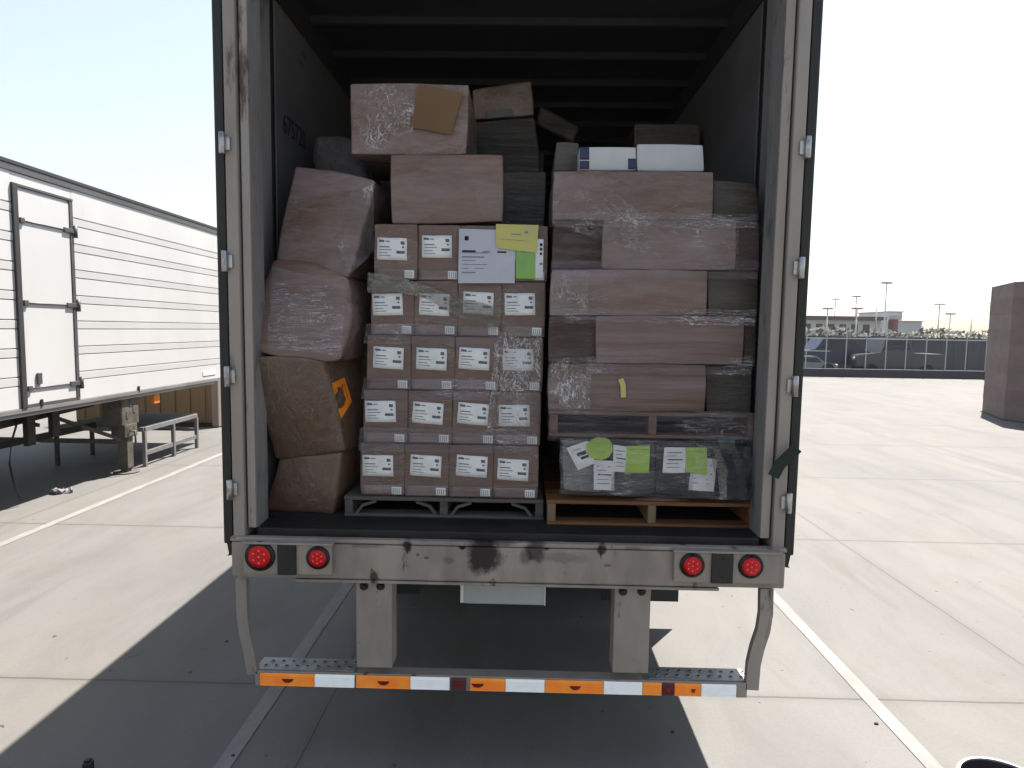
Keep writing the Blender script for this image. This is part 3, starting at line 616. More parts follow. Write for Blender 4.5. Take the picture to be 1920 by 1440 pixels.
def place(r, c):
    global first
    if first: t = pt; first = False
    else:
        t = pt.copy(); C.objects.link(t)
        for ch in parts:
            d = ch.copy(); C.objects.link(d); d.parent = t
    f = (r+.5)/rows; L = TL.lerp(BL, f).x; R = TR.lerp(BR, f).x
    jit = lambda s: random.uniform(-s, s)
    t.location = (L+(R-L)*(c+.5)/4, SY + jit(.004) + .006*math.sin(r*2+c), ZB+rh*(rows-1-r)+.001)
    t.rotation_euler = (0, jit(.004), jit(.012)); t.scale = ((R-L)/4/cw, 1, 1)
    t['label'] = {(0, 2): 'labelled carton behind the large lilac sheet, top row of the middle stack', (0, 3): 'top right carton of the middle stack, behind the yellow and green sheets'}.get((r, c), 'brown labelled carton, %s in the %s row of the middle stack' % (cn[c], rn[r]))
    for ch in t.children:
        if ch.name.startswith('address_label'):
            ch.rotation_euler = (0, jit(.06), 0); ch.location = (jit(.009), 0, jit(.009))
    return t
for r in range(5):
    for c in range(4): place(r, c)
# sheets taped over the top right of that stack
def sheet(name, quad, Y, mat, label, bars=(), n=6, cat='sheet', group=None, wav=.004):
    P = [at(px, py, Y) for px, py in quad]; m_ = MB(); i0 = m_.mi(mat)
    def S(a, b, o): 
        p = (P[0]*(1-a)+P[1]*a)*(1-b) + (P[3]*(1-a)+P[2]*a)*b; return p + Vector((0, wav*noise.noise(p*9) - o, 0))
    for o in (0, .0012):
        V = [[m_.bm.verts.new(S(i/n, j/n, o)) for j in range(n+1)] for i in range(n+1)]
        for i in range(n):
            for j in range(n): f = m_.bm.faces.new((V[i][j], V[i+1][j], V[i+1][j+1], V[i][j+1])); f.smooth = True; f.material_index = i0
    for (a, b, c, d, mt) in bars:
        m_.quad([S(a, c, .002), S(b, c, .002), S(b, d, .002), S(a, d, .002)], mt)
    return tag(rebase(m_.build(name, None)), label, cat, group)
T = SY-.018
lines = tuple((.06+.0*k, .30+.1*math.sin(k*2.1)+.12*(k % 3), .14+.072*k, .155+.072*k+.012*(k % 4 == 1), 'print_grey') for k in range(4, 10))
sheet('paper_sheet', [(861, 429), (968, 432), (965, 531), (859, 531)], T, 'paper_lilac', 'large pale lilac printed sheet on the top row of the middle stack', ((.10, .17, .13, .21, 'print_ink'), (.06, .30, .39, .425, 'print_ink'), (.42, .55, .40, .43, 'print_grey'), (.68, .84, .40, .43, 'print_ink'))+lines)
sheet('paper_sheet', [(972, 447), (1019, 449), (1018, 522), (970, 521)], T-.003, 'paper_white', 'narrow white printed sheet mostly hidden behind green and yellow sheets', ((.86, .96, .10, .18, 'print_ink'), (.86, .96, .22, .29, 'print_ink'), (.86, .96, .34, .40, 'print_ink'), (.86, .98, .60, .66, 'print_grey')))
sheet('paper_sheet', [(968, 466), (1004, 467), (1003, 523), (967, 522)], T-.006, 'paper_green', 'mid green slip under the yellow sheet on the middle stack', ((.25, .9, .10, .13, 'print_grey'),))
sheet('paper_sheet', [(930, 420), (1010, 422), (1006, 474), (931, 465)], T-.009, 'paper_yellow', 'yellow sheet at the top right of the middle stack', ((.36, .60, .36, .40, 'print_grey'), (.68, .76, .24, .32, 'print_grey'), (.1, .8, .60, .615, 'print_grey')))
# film pieces over that stack
def film_sheet(name, quad, Y, mat, label, n=22, amp=.012, fr=9, cat='stretch film', Ys=None, sag=0.0):
    Ys = Ys or [Y]*4; P = [at(px, py, y) for (px, py), y in zip(quad, Ys)]; m_ = MB()
    V = [[None]*(n+1) for _ in range(n+1)]
    for i in range(n+1):
        for j in range(n+1):
            a, b = i/n, j/n; p = (P[0]*(1-a)+P[1]*a)*(1-b) + (P[3]*(1-a)+P[2]*a)*b
            q = noise.noise_vector(p*fr); p = p + Vector((q.x*amp*.4, -abs(q.y)*amp, q.z*amp*.4)); V[i][j] = m_.bm.verts.new(p)
    for i in range(n):
        for j in range(n): m_.bm.faces.new((V[i][j], V[i+1][j], V[i+1][j+1], V[i][j+1])).smooth = True
    return tag(rebase(m_.build(name, mat)), label, cat)
def film_rope(pts, w, Y, mat, label):
    P = [at(px, py, Y) for px, py in pts]; m_ = MB(); n = 10; rows_ = []
    K = (len(P)-1)*6
    for k in range(K+1):
        s_ = k/6; i = min(int(s_), len(P)-2); f = s_-i; p = P[i].lerp(P[i+1], f); d = (P[i+1]-P[i]).normalized(); nr = Vector((-d.z, 0, d.x)); ww = w[i]*(1-f)+w[i+1]*f
        rows_.append([m_.bm.verts.new(p + nr*ww*(j/n-.5) + Vector((0, -.012*abs(math.sin(j*2.3+k*.25)) - .006*noise.noise(p*30), 0))) for j in range(n+1)])
    for a, b in zip(rows_, rows_[1:]):
        for j in range(n): m_.bm.faces.new((a[j], b[j], b[j+1], a[j+1])).smooth = True
    return tag(rebase(m_.build('stretch_film', mat)), label, 'stretch film')
film_rope([(690, 530), (745, 533), (800, 548), (850, 572), (900, 590), (938, 600)], [.10, .075, .06, .075, .12, .10], SY-.012, 'film_milky', 'milky twisted band of stretch film sagging across the middle stack')
film_sheet('stretch_film', [(930, 622), (1016, 622), (1008, 800), (915, 800)], SY-.014, 'film_painted_glint', 'crumpled stretch film with painted glints on the right side of the middle stack', amp=.022, fr=14)
# --- right: lower pallet, wrapped goods, upper pallet, upper load
pallet('pallet', 'orange-brown wooden pallet on the floor at the right', .130, 1.170, 3.115, 1.15, ZF+.001, 'wood_orange', .128, (0, 1))
def box3(name, x0, x1, y0, y1, z0, z1, mat, label, cat='carton', r=.014, bulge=.006, amp=.004, seed=0, group=None, n=7):
    c8 = [Vector(p) for p in ((x0, y0, z1), (x1, y0, z1), (x1, y0, z0), (x0, y0, z0))]; c8 += [Vector((p.x, y1, p.z)) for p in c8]
    h = Hexa(c8, r, bulge, amp, 4, n, seed); t = thing(name, label, cat, base_of(c8), group); h.mesh().build('board', mat, t); return t, h
RY = 3.135
zl0 = ZF+.131; zu = at(1225, 826, RY).z
t, h = carton('carton', [(1056, 826), (1128, 828), (1128, 922), (1058, 920)], RY, .6, 'crate_grey', 'grey wrapped carton at the left of the low load on the orange pallet', seed=11)
t, h = carton('carton', [(1131, 828), (1228, 830), (1226, 926), (1131, 924)], RY+.01, .6, 'wrap_dark', 'black film wrapped carton between sheets in the low load on the orange pallet', seed=12)
t, h = carton('carton', [(1231, 830), (1345, 832), (1342, 930), (1231, 926)], RY+.005, .6, 'wrap_dark', 'dark film wrapped carton at the right of the low load', seed=13)
t, h = carton('plastic_bag', [(1348, 833), (1405, 838), (1400, 938), (1348, 932)], RY+.03, .5, 'wrap_dark', 'black bunched plastic bag at the right end of the low load', 'bag', r=.05, bulge=.02, amp=.02, seed=14)
m_ = MB().sphere(at(1240, 940, RY+.02)+Vector((0, .02, 0)), .12, sc=(1.2, .25, .16), sub=3, amp=.015, fr=9)
tag(rebase(m_.build('cardboard_flap', 'card_brown')), 'torn brown cardboard flap lying along the orange pallet edge', 'cardboard')
S2 = RY-.014; pr = lambda: ((.15, .8, .18, .22, 'print_grey'), (.15, .6, .32, .35, 'print_grey'), (.2, .85, .46, .50, 'print_ink'), (.15, .7, .62, .65, 'print_grey'), (.15, .75, .76, .79, 'print_grey'))
sheet('paper_sheet', [(1062, 840), (1102, 826), (1116, 868), (1084, 882)], S2-.004, 'paper_white', 'tilted white printed sheet at the upper left of the low load', ((.3, .75, .35, .50, 'print_ink'), (.4, .8, .55, .66, 'print_ink'), (.15, .6, .2, .23, 'print_grey')), wav=.011)
sheet('paper_sheet', [(1113, 862), (1152, 864), (1152, 920), (1113, 918)], S2, 'paper_white', 'low white printed sheet beneath the round lime sticker', pr(), wav=.011)
sheet('paper_sheet', [(1150, 834), (1178, 838), (1176, 886), (1150, 884)], S2-.002, 'paper_white', 'white printed sheet left of the lime rectangular slip', pr(), wav=.011)
sheet('paper_sheet', [(1176, 836), (1219, 836), (1216, 887), (1172, 887)], S2-.005, 'paper_lime', 'pale lime rectangular slip in the middle of the low load', ((.1, .9, .12, .15, 'print_grey'), (.1, .8, .5, .52, 'paper_yellow')), wav=.011)
sheet('paper_sheet', [(1246, 839), (1287, 839), (1285, 887), (1242, 887)], S2-.003, 'paper_white', 'white printed sheet left of the bright lime square', pr(), wav=.011)
sheet('paper_sheet', [(1286, 839), (1325, 839), (1325, 890), (1286, 886)], S2-.006, 'paper_lime', 'bright lime square slip at the right of the low load', ((.1, .85, .14, .16, 'print_grey'),), wav=.011)
sheet('paper_sheet', [(1300, 858), (1345, 860), (1338, 922), (1290, 918)], S2-.001, 'paper_white', 'white printed sheet under the bright lime square', pr(), wav=.011)
p = at(1125, 841, S2-.008); m_ = MB(); n = 22
m_.tube([(p.x, p.y, p.z), (p.x, p.y-.0015, p.z)], .066, n=n)
for v in m_.bm.verts:
    d = v.co-p; k = 1+.12*noise.noise(Vector((d.x*25, 0, d.z*25))); v.co = Vector((p.x+d.x*k, v.co.y, p.z+d.z*k*.85))
tag(rebase(m_.build('round_sticker', 'paper_lime')), 'round lime green sticker at the top left of the low load', 'sticker')
film_sheet('stretch_film', [(1050, 822), (1418, 830), (1412, 938), (1050, 926)], RY-.035, 'film_sheet', 'horizontal clear stretch film drawn tight around the low load', amp=.012, fr=8)
# upper pallet
zup = at(1225, 822, RY).z
pu = pallet('pallet', 'reddish wooden pallet halfway up the right stack, seen through film', at(1030, 800, RY).x, at(1418, 800, RY).x, RY-.01, 1.1, zup, 'wood_red', at(1225, 773, RY).z-zup)
def row(quad, Y, depth, mat, label, **kw): return carton('carton', quad, Y, depth, mat, label, **{'r': .005, 'grow': .9, **kw})
U = RY+.01
row([(1030, 683), (1322, 686), (1320, 771), (1030, 769)], U, .55, 'card_streak', 'streaky wrapped carton with a yellow tag, directly on the reddish pallet', seed=21)
row([(1326, 690), (1408, 692), (1406, 773), (1326, 772)], U+.05, .5, 'card_dark', 'dark wrapped carton at the right end directly on the reddish pallet', seed=22)
row([(1031, 594), (1116, 594), (1114, 679), (1030, 679)], U+.02, .5, 'card_maroon', 'dark shiny carton at the left, second layer above the reddish pallet', seed=23)
row([(1119, 593), (1394, 595), (1391, 682), (1119, 680)], U, .55, 'card_streak', 'wide pinkish wrapped carton, second layer above the reddish pallet', seed=24)
row([(1397, 598), (1416, 598), (1414, 686), (1395, 686)], U+.03, .5, 'card_maroon', 'narrow red-brown carton edge against the right wall, second layer', seed=25)
row([(1036, 507), (1326, 508), (1324, 590), (1032, 590)], U, .55, 'card_pink', 'pinkish wrapped carton with glint-painted film at left, third layer on the right', seed=26)
row([(1329, 509), (1421, 509), (1417, 592), (1328, 592)], U+.06, .5, 'card_olive', 'dark brown carton with a pale patch, third layer at right', seed=27)
row([(1040, 414), (1129, 415), (1127, 502), (1036, 503)], U+.03, .5, 'card_maroon', 'maroon carton behind clear film with a yellow glint, fourth layer at left', seed=28)
row([(1132, 413), (1380, 414), (1378, 504), (1130, 504)], U, .55, 'card_pink', 'pale pinkish wrapped carton in the middle of the fourth layer', seed=29)
row([(1383, 416), (1424, 418), (1421, 505), (1381, 505)], U+.02, .5, 'card_maroon', 'red-brown carton against the right wall, fourth layer', seed=30)
row([(1041, 322), (1337, 324), (1334, 411), (1037, 411)], U, .55, 'card_pink', 'wrapped pinkish carton on top of the right stack beneath white boxes', seed=31)
row([(1340, 338), (1417, 345), (1424, 414), (1338, 412)], U+.12, .5, 'card_olive', 'greenish brown carton leaning on the right wall beside the top layer', seed=32)
row([(1345, 512), (1400, 512), (1398, 548), (1345, 548)], U+.052, .004, 'card_dark', 'x') if False else None
# white boxes with blue bands on top
for q, lb, bands in (([(1087, 276), (1192, 276), (1192, 319), (1087, 319)], 'white box with two blue bands on top of the right stack', ((-1, -.66, -.1, .98), (-1, -.66, -.9, -.2), (.72, 1, -.9, .0))), ([(1195, 270), (1318, 272), (1320, 321), (1195, 320)], 'plain white box at the right of the blue banded one on the right stack', ((-.99, -.72, -.5, .0),))):
    t, h = carton('white_box', q, U+.06, .4, 'box_white', lb, 'box', r=.006, bulge=.002, amp=.001, seed=len(lb))
    for b in bands if 'two' in lb else (): h.patch(b[0], b[1], b[2], b[3], 'band_blue', out=.002).build('blue_band', None, t)
row([(1044, 268), (1084, 270), (1084, 320), (1040, 320)], U+.18, .4, 'card_olive', 'small brown carton left of the blue banded white box', seed=35)
m_ = MB(); p = at(1168, 722, U-.012); m_.strip([(p.x-.012, 0, p.z+.03), (p.x, 0, p.z), (p.x+.004, 0, p.z-.06)], .026, U-.014, U-.012)
tag(rebase(m_.build('hang_tag', 'paper_yellow')), 'small yellow tag on the streaky carton above the reddish pallet', 'tag')
film_sheet('stretch_film', [(1036, 322), (1110, 325), (1335, 515), (1036, 420)], U-.02, 'film_clear', 'diagonal crumpled stretch film at the upper left of the right stack', amp=.02, fr=9)
film_sheet('stretch_film', [(1200, 395), (1386, 410), (1384, 508), (1345, 506)], U-.018, 'film_sheet', 'lilac stretch film pulled diagonally across the fourth layer of the right stack', amp=.012, fr=6)
film_sheet('stretch_film', [(1034, 508), (1105, 508), (1100, 592), (1032, 592)], U-.02, 'film_painted_glint', 'crumpled film with painted glints on the left end of the third layer at right', amp=.025, fr=15)
film_sheet('stretch_film', [(1032, 672), (1110, 672), (1105, 765), (1030, 765)], U-.02, 'film_painted_glint', 'crumpled film with painted glints just above the reddish pallet at left', amp=.025, fr=12)
film_sheet('stretch_film', [(1028, 766), (1412, 772), (1412, 830), (1028, 826)], RY-.03, 'film_sheet', 'clear stretch film wound around the reddish pallet', amp=.008, fr=9)
for y0_, y1_, x0, x1, lb in ((398, 424, 1036, 1420, 'stretch film band over the seam under the top layer of the right stack'), (488, 520, 1034, 1424, 'stretch film band over the seam between third and fourth layers at right'), (578, 606, 1032, 1418, 'stretch film band over the seam between second and third layers at right'), (668, 700, 1100, 1412, 'stretch film band over the seam above the bottom layer of the right stack')):
    film_sheet('stretch_film', [(x0, y0_), (x1, y0_+3), (x1-3, y1_+4), (x0-2, y1_)], U-.016, 'film_band', lb, amp=.010, fr=7, n=26)
for y0_, y1_, x0, x1, lb in ((606, 644, 686, 930, 'stretch film band over the seam below the second row of the middle stack'), (708, 748, 682, 920, 'stretch film band over the seam below the middle row of the middle stack'), (802, 846, 676, 1006, 'stretch film band over the seam above the bottom row of the middle stack')):
    film_sheet('stretch_film', [(x0, y0_), (x1, y0_+3), (x1-4, y1_+4), (x0-4, y1_)], SY-.013, 'film_band', lb, amp=.010, fr=7, n=26)
film_sheet('stretch_film', [(1150, 884), (1300, 886), (1296, 932), (1146, 928)], RY-.022, 'film_dark', 'black film sheet along the bottom middle of the low load', amp=.02, fr=10)
sheet('printed_panel', [(1346, 820), (1378, 822), (1380, 852), (1348, 850)], RY-.012, 'panel_teal', 'small teal printed panel under film at the upper right of the low load', ((.1, .9, .45, .7, 'wood_pale'),), cat='panel')
for k_, (xa, xb) in enumerate(((1352, 1380), (1372, 1395), (1400, 1388), (1340, 1356))):
    film_rope([(xa, 836), ((xa+xb)/2+5, 880), (xb, 936)], [.02, .05, .03], RY-.06-.01*k_, 'film_milky' if k_ == 3 else 'film_dark', ('shiny black film strand sloping left of the right end of the low load', 'broad black film strand near the right end of the low load', 'black film strand leaning the other way at the right end of the low load', 'pale twisted film strand right of the bright lime square')[k_])
film_sheet('stretch_film', [(1330, 834), (1412, 836), (1410, 940), (1345, 936)], RY-.05, 'film_dark', 'loose black film strands bunched at the right end of the low load', amp=.045, fr=11)
# --- left leaning column
LY = 3.30
def back_of(q, Y, depth, dx=0.0, dz=0.0): return corners(q, Y, depth, dz=dz, dx=dx)[4:]
Yl = [3.34, 3.27, 3.25, 3.30]
t, hA = carton('carton', [(553, 312), (702, 340), (652, 519), (517, 487)], [3.34, 3.26, 3.20, 3.21], .42, 'card_pink', 'tilted glossy wrapped carton at the top of the leaning left column', seed=41, r=.014, bulge=.010, amp=.011, dx=.03)
t, hB = carton('carton', [(512, 489), (652, 522), (640, 676), (476, 656)], [3.20, 3.18, 3.12, 3.03], .42, 'card_pink', 'bulging wrapped carton with a bare brown patch, second in the left column', seed=42, r=.016, bulge=.035, amp=.012, dx=.03)
t, hC = carton('carton', [(472, 667), (603, 675), (645, 846), (514, 862)], [3.01, 3.09, 3.20, 3.22], .40, 'card_brown', 'crushed brown carton with an orange label, third in the left column', seed=43, r=.012, bulge=.012, amp=.014, dx=.13)
# orange label on its right-hand side
a, b, c, d = [hC.P(1, v, w) + Vector((.004, -.003, 0)) for v, w in ((-.93, .52), (-.30, .62), (-.30, .05), (-.93, -.28))]
m_ = MB(); m_.quad([a, b, c, d], 'label_orange'); nrm = Vector((.0012, -.0012, 0))
for k in range(5):
    f0, f1 = .1+.17*k, .2+.17*k; L0, L1 = a.lerp(b, f0), a.lerp(b, f1); M0, M1 = d.lerp(c, f0), d.lerp(c, f1)
    m_.quad([L0.lerp(M0, .18)+nrm, L1.lerp(M1, .18)+nrm, L1.lerp(M1, .28)+nrm, L0.lerp(M0, .28)+nrm], 'print_brown') if k % 2 else None
    m_.quad([L0.lerp(M0, .18)+nrm, L0.lerp(L1, .35).lerp(M0.lerp(M1, .35), .18)+nrm, L0.lerp(L1, .35).lerp(M0.lerp(M1, .35), .72)+nrm, L0.lerp(M0, .72)+nrm], 'print_brown')
m_.build('orange_label', None, t, fix=False)
t, hD = carton('carton', [(520, 862), (640, 846), (626, 964), (498, 958)], [3.22, 3.20, 3.235, 3.255], .45, 'card_brown', 'slumped plain brown carton at the bottom of the left column', seed=44, r=.014, bulge=.008, amp=.012, dx=.10)
t, h = carton('wrapped_bundle', [(590, 256), (662, 262), (702, 352), (592, 350)], 3.75, .4, 'bag_lilac', 'lilac film wrapped bundle behind the leaning column near the left wall', 'bundle', seed=45, r=.05, bulge=.02, amp=.02)
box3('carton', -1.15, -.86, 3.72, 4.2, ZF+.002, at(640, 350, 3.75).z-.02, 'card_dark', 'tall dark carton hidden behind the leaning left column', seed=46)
film_sheet('stretch_film', [(640, 505), (690, 520), (690, 900), (650, 900)], 3.45, 'film_dark', 'loose dark film hanging in the gap left of the middle stack', amp=.04, fr=7)
film_sheet('stretch_film', [(600, 390), (700, 345), (702, 470), (655, 515)], 3.235, 'film_painted_glint', 'crumpled film with painted glints on the right half of the top left carton', Ys=[3.27, 3.235, 3.20, 3.175], amp=.014, fr=16)
# --- cartons on top of the middle stack and behind
t, h = carton('carton', [(732, 291), (942, 290), (941, 416), (735, 419)], SY+.02, .5, 'card_pink', 'large wrapped pinkish carton directly on top of the middle stack', seed=51, r=.007, bulge=.004, amp=.005)
t, h = carton('carton', [(657, 156), (878, 159), (874, 289), (660, 288)], SY+.05, .6, 'card_pink', 'highest wrapped carton with a brown cardboard pad, top of the load', seed=52, r=.007, bulge=.004, amp=.005)
q = [(786, 158), (868, 174), (846, 252), (768, 238)]
P = [at(px, py, SY+.05-.022) for px, py in q]; m_ = MB(); V = [m_.bm.verts.new(p+Vector((0, o, 0))) for o in (0, .004) for p in P]
for f in ((0, 1, 2, 3), (7, 6, 5, 4), (0, 4, 5, 1), (1, 5, 6, 2), (2, 6, 7, 3), (3, 7, 4, 0)): m_.bm.faces.new([V[i] for i in f])
tag(rebase(m_.build('cardboard_pad', 'card_plain')), 'bare brown square cardboard pad taped to the highest carton', 'cardboard')
film_sheet('stretch_film', [(512, 500), (650, 532), (640, 668), (500, 650)], 3.1, 'film_band', 'film stretched over the bulging second carton of the left column', Ys=[3.165, 3.135, 3.075, 3.0], amp=.012, fr=8)
film_sheet('stretch_film', [(880, 330), (940, 345), (942, 416), (905, 405)], SY+.005, 'film_painted_glint', 'film wrinkles with painted glints at the right edge of the carton above the middle stack', amp=.012, fr=16)
film_sheet('stretch_film', [(660, 160), (780, 160), (770, 288), (662, 286)], SY+.03, 'film_clear', 'clear wrinkled film over the left half of the highest carton', amp=.014, fr=12)
BY2 = 3.95
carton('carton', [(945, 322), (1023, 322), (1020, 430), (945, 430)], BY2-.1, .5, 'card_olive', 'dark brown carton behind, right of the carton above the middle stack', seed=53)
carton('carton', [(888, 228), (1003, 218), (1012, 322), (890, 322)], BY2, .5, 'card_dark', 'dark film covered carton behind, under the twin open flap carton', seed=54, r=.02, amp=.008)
carton('carton', [(886, 168), (996, 152), (1002, 216), (888, 224)], BY2+.02, .5, 'card_brown', 'dim tilted brown carton behind, right of the highest carton', seed=55, r=.01, amp=.006)
sheet('paper_sheet', [(912, 208), (960, 203), (962, 217), (914, 222)], BY2-.005, 'tin_grey', 'dull grey strip of tape across the dim tilted carton behind', (), cat='tape')
carton('carton', [(1012, 195), (1088, 238), (1075, 270), (1006, 232)], 4.7, .5, 'card_olive', 'dark slanted carton in the shadows behind the right stack', seed=56, r=.02, amp=.01)
carton('carton', [(1190, 232), (1312, 232), (1312, 300), (1190, 300)], 4.4, .5, 'card_olive', 'plain dark brown carton behind the white boxes', seed=57)
# goods that carry the cartons seen behind
zb = at(950, 430, BY2).z
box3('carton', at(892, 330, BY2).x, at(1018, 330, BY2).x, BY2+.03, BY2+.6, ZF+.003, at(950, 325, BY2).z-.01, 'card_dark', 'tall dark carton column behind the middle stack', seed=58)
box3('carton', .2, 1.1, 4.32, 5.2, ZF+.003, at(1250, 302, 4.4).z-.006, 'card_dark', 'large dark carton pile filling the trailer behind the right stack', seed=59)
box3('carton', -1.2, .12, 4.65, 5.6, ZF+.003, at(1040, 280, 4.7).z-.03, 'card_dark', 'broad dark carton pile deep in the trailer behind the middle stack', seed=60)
# ================================================================== REEFER TRAILER ON THE LEFT
RX, RXF = -5.6, -8.15
ry0, ry1, rz0, rz1 = -2.4, 11.85, 1.13, 3.90
rf = thing('refrigerated_trailer', 'white ribbed refrigerated semi-trailer parked at the left with a side door', 'trailer', ((RX+RXF)/2, ry0, 0))
def ribbed(y0, y1):
    m_ = MB(); prof = []
    z = rz0+.20; prof.append((rz0+.055, .004))
    per = .318; z = rz0+.30
    while z+.105 < rz1-.40:
        prof += [(z-.004, .004), (z+.001, -.012), (z+.009, -.012), (z+.012, .004), (z+.016, .004), (z+.096, .007), (z+.101, -.012), (z+.109, -.012), (z+.113, .004)]; z += per
    prof.append((rz1-.12, .004))
    for (za, oa), (zb_, ob) in zip(prof, prof[1:]): m_.quad([(RX+oa, y0, za), (RX+oa, y1, za), (RX+ob, y1, zb_), (RX+ob, y0, zb_)])
    bmesh.ops.remove_doubles(m_.bm, verts=m_.bm.verts[:], dist=1e-4); return m_
dy0, dy1 = 7.02, 7.90
body = MB().box((RXF, ry0, rz0+.05), (RX-.016, ry1-.02, rz1-.05)).build('body', 'trailer_white', rf)
for y0, y1 in ((ry0, dy0-.03), (dy1+.03, ry1-.03)): ribbed(y0, y1).build('ribbed_panel', 'trailer_white', body, fix=False)
MB().box((RX-.003, dy0-.028, rz1-.30), (RX+.002, dy1+.028, rz1-.125)).build('door_header_panel', 'trailer_white', body)
MB().box((RXF-.01, ry0-.01, rz1-.045), (RX+.022, ry1, rz1), bev=.006).build('top_rail', 'rail_dark', rf)
MB().box((RX-.02, ry0, rz1-.119), (RX+.016, ry1-.005, rz1-.046), bev=.003).build('rail_band', 'rail_grey', rf)
MB().box((RX-.10, ry0, rz0), (RX+.020, ry1-.01, rz0+.05), bev=.004).box((RX-.10, ry0, rz0-.04), (RX+.008, ry1-.4, rz0-.003)).build('bottom_rail', 'aluminium', rf)
MB().box((RX-.08, ry1-.03, rz0), (RX+.018, ry1+.012, rz1-.002), bev=.02).build('corner_cap', 'aluminium', rf)
MB().box((RXF+.02, ry0+.1, rz0-.06), (RX-.12, ry1-.3, rz0+.02)).build('floor_frame', 'under_steel', rf)
dr = MB().box((RX-.002, dy0+.045, rz0+.085), (RX+.012, dy1-.03, rz1-.30), bev=.006).build('door', 'trailer_white', rf)
fz1 = 3.66
MB().box((RX, dy0-.03, rz0+.052), (RX+.03, dy0+.042, fz1), bev=.006).build('door_frame', 'seal_grey', dr)
MB().box((RX, dy0+.043, fz1-.03), (RX+.026, dy1+.03, fz1), bev=.004).box((RX, dy1-.028, rz0+.055), (RX+.022, dy1+.028, fz1-.031), bev=.004).box((RX, dy0+.043, rz0+.054), (RX+.020, dy1-.03, rz0+.082)).build('door_trim', 'rail_grey', dr)
for py in (432, 572, 720):
    z = atx(125, py, RX).z; hg = MB().box((RX+.013, dy1-.14, z-.028), (RX+.034, dy1+.06, z+.028), bev=.005).tube([(RX+.03, dy1+.05, z-.075), (RX+.03, dy1+.05, z+.075)], .022, n=10).tube([(RX+.02, dy0+.09, z), (RX+.02, dy1-.12, z)], .008, n=8).box((RX+.013, dy0+.06, z-.03), (RX+.035, dy0+.12, z+.03), bev=.005)
    hg.build('hinge', 'rail_grey', dr)
z = atx(58, 710, RX).z
MB().box((RX+.013, dy0+.20, z-.07), (RX+.035, dy0+.27, z+.06), bev=.008).build('latch', 'rail_grey', dr)
z = atx(64, 755, RX).z; MB().box((RX+.013, dy0+.24, z-.05), (RX+.03, dy0+.275, z+.03), bev=.004).build('keeper', 'black_rubber', dr)
z = atx(214, 740, RX).z; MB().box((RX+.001, 9.15, z-.02), (RX+.022, 9.18, z+.07)).build('side_marker', 'dark_steel', rf)
z = atx(400, 697, RX).z; MB().box((RX+.002, 11.05, z-.05), (RX+.012, 11.5, z+.03)).build('decal', 'paper_white', rf)
# landing gear
gy = 9.02; gx = RX-.12
g = MB().box((gx-.20, gy-.20, .70), (gx+.09, gy+.20, 1.125), bev=.02).box((gx-.11, gy-.15, .52), (gx+.095, gy+.15, .72), bev=.02).box((gx-.07, gy-.07, .07), (gx+.07, gy+.07, .56), bev=.01)
g.bar((gx, gy, .62), (gx-.9, gy+.9, 1.1), .05, .05).bar((gx, gy-.1, .5), (gx-.9, gy-.9, 1.1), .05, .05).bar((gx, gy, .45), (RXF+.3, gy, .45), .06, .06)
g.tube([(gx+.10, gy-.05, .62), (gx+.18, gy-.05, .62), (gx+.18, gy-.05, .45)], .014)
for (dx_, dy_, dz_) in ((.096, -.08, .62), (.096, .08, .62), (.092, -.08, .85), (.092, .08, .92), (.092, 0, 1.02)): g.box((gx+dx_-.01, gy+dy_-.025, dz_-.05), (gx+dx_+.004, gy+dy_+.025, dz_+.05), 'black_hole')
g.mats = ['gear_paint', 'black_hole']
gl = g.build('landing_leg', None, rf)
MB().box((gx-.05, gy-.05, .012), (gx+.05, gy+.05, .08)).tube([(gx, gy, .002), (gx, gy, .02)], .17, n=16).build('foot_pad', 'gear_paint', gl)
MB().box((RXF+.25, gy-.07, .02), (RXF+.39, gy+.07, 1.1)).build('landing_leg', 'gear_paint', rf)
MB().box((RX-.1, gy+.6, .93), (RX-.03, gy+.75, 1.08), bev=.01).build('marker_lamp', 'label_orange', rf)
for a_, b_, w_, t_ in (((RX-.3, 2.5, .78), (RX-.3, 8.6, 1.06), .06, .09), ((RX-.2, 7.35, .70), (RX-.2, 7.35, 1.09), .06, .12), ((RX-.2, 7.75, .74), (RX-.2, 7.75, 1.09), .06, .12), ((RX-1.4, 6.2, .5), (RX-.4, 8.8, .72), .05, .08), ((RX-1.6, 9.3, .62), (RX-.5, 7.2, 1.08), .04, .05)):
    MB().bar(a_, b_, w_, t_).build('brace', 'under_steel', rf)
for y in (-1.3, -.1):
    for x in (RX-.32, RXF+.05):
        wv = MB().tube([(x, y, .5), (x+.03, y, .5), (x+.24, y, .5), (x+.27, y, .5)], [.42, .5, .5, .42], n=36).build('wheel', 'tyre_rubber', rf)
MB().box((RXF+.2, -1.9, .45), (RX-.35, .5, 1.06)).build('bogie', 'under_steel', rf)
ho = MB(); hp = [atx(px, py, RX-.25) for px, py in ((36, 770), (30, 800), (21, 830), (18, 870), (26, 905), (40, 940))]
ho.tube(hp, .011, n=8); ho.build('hose', 'black_rubber', rf)
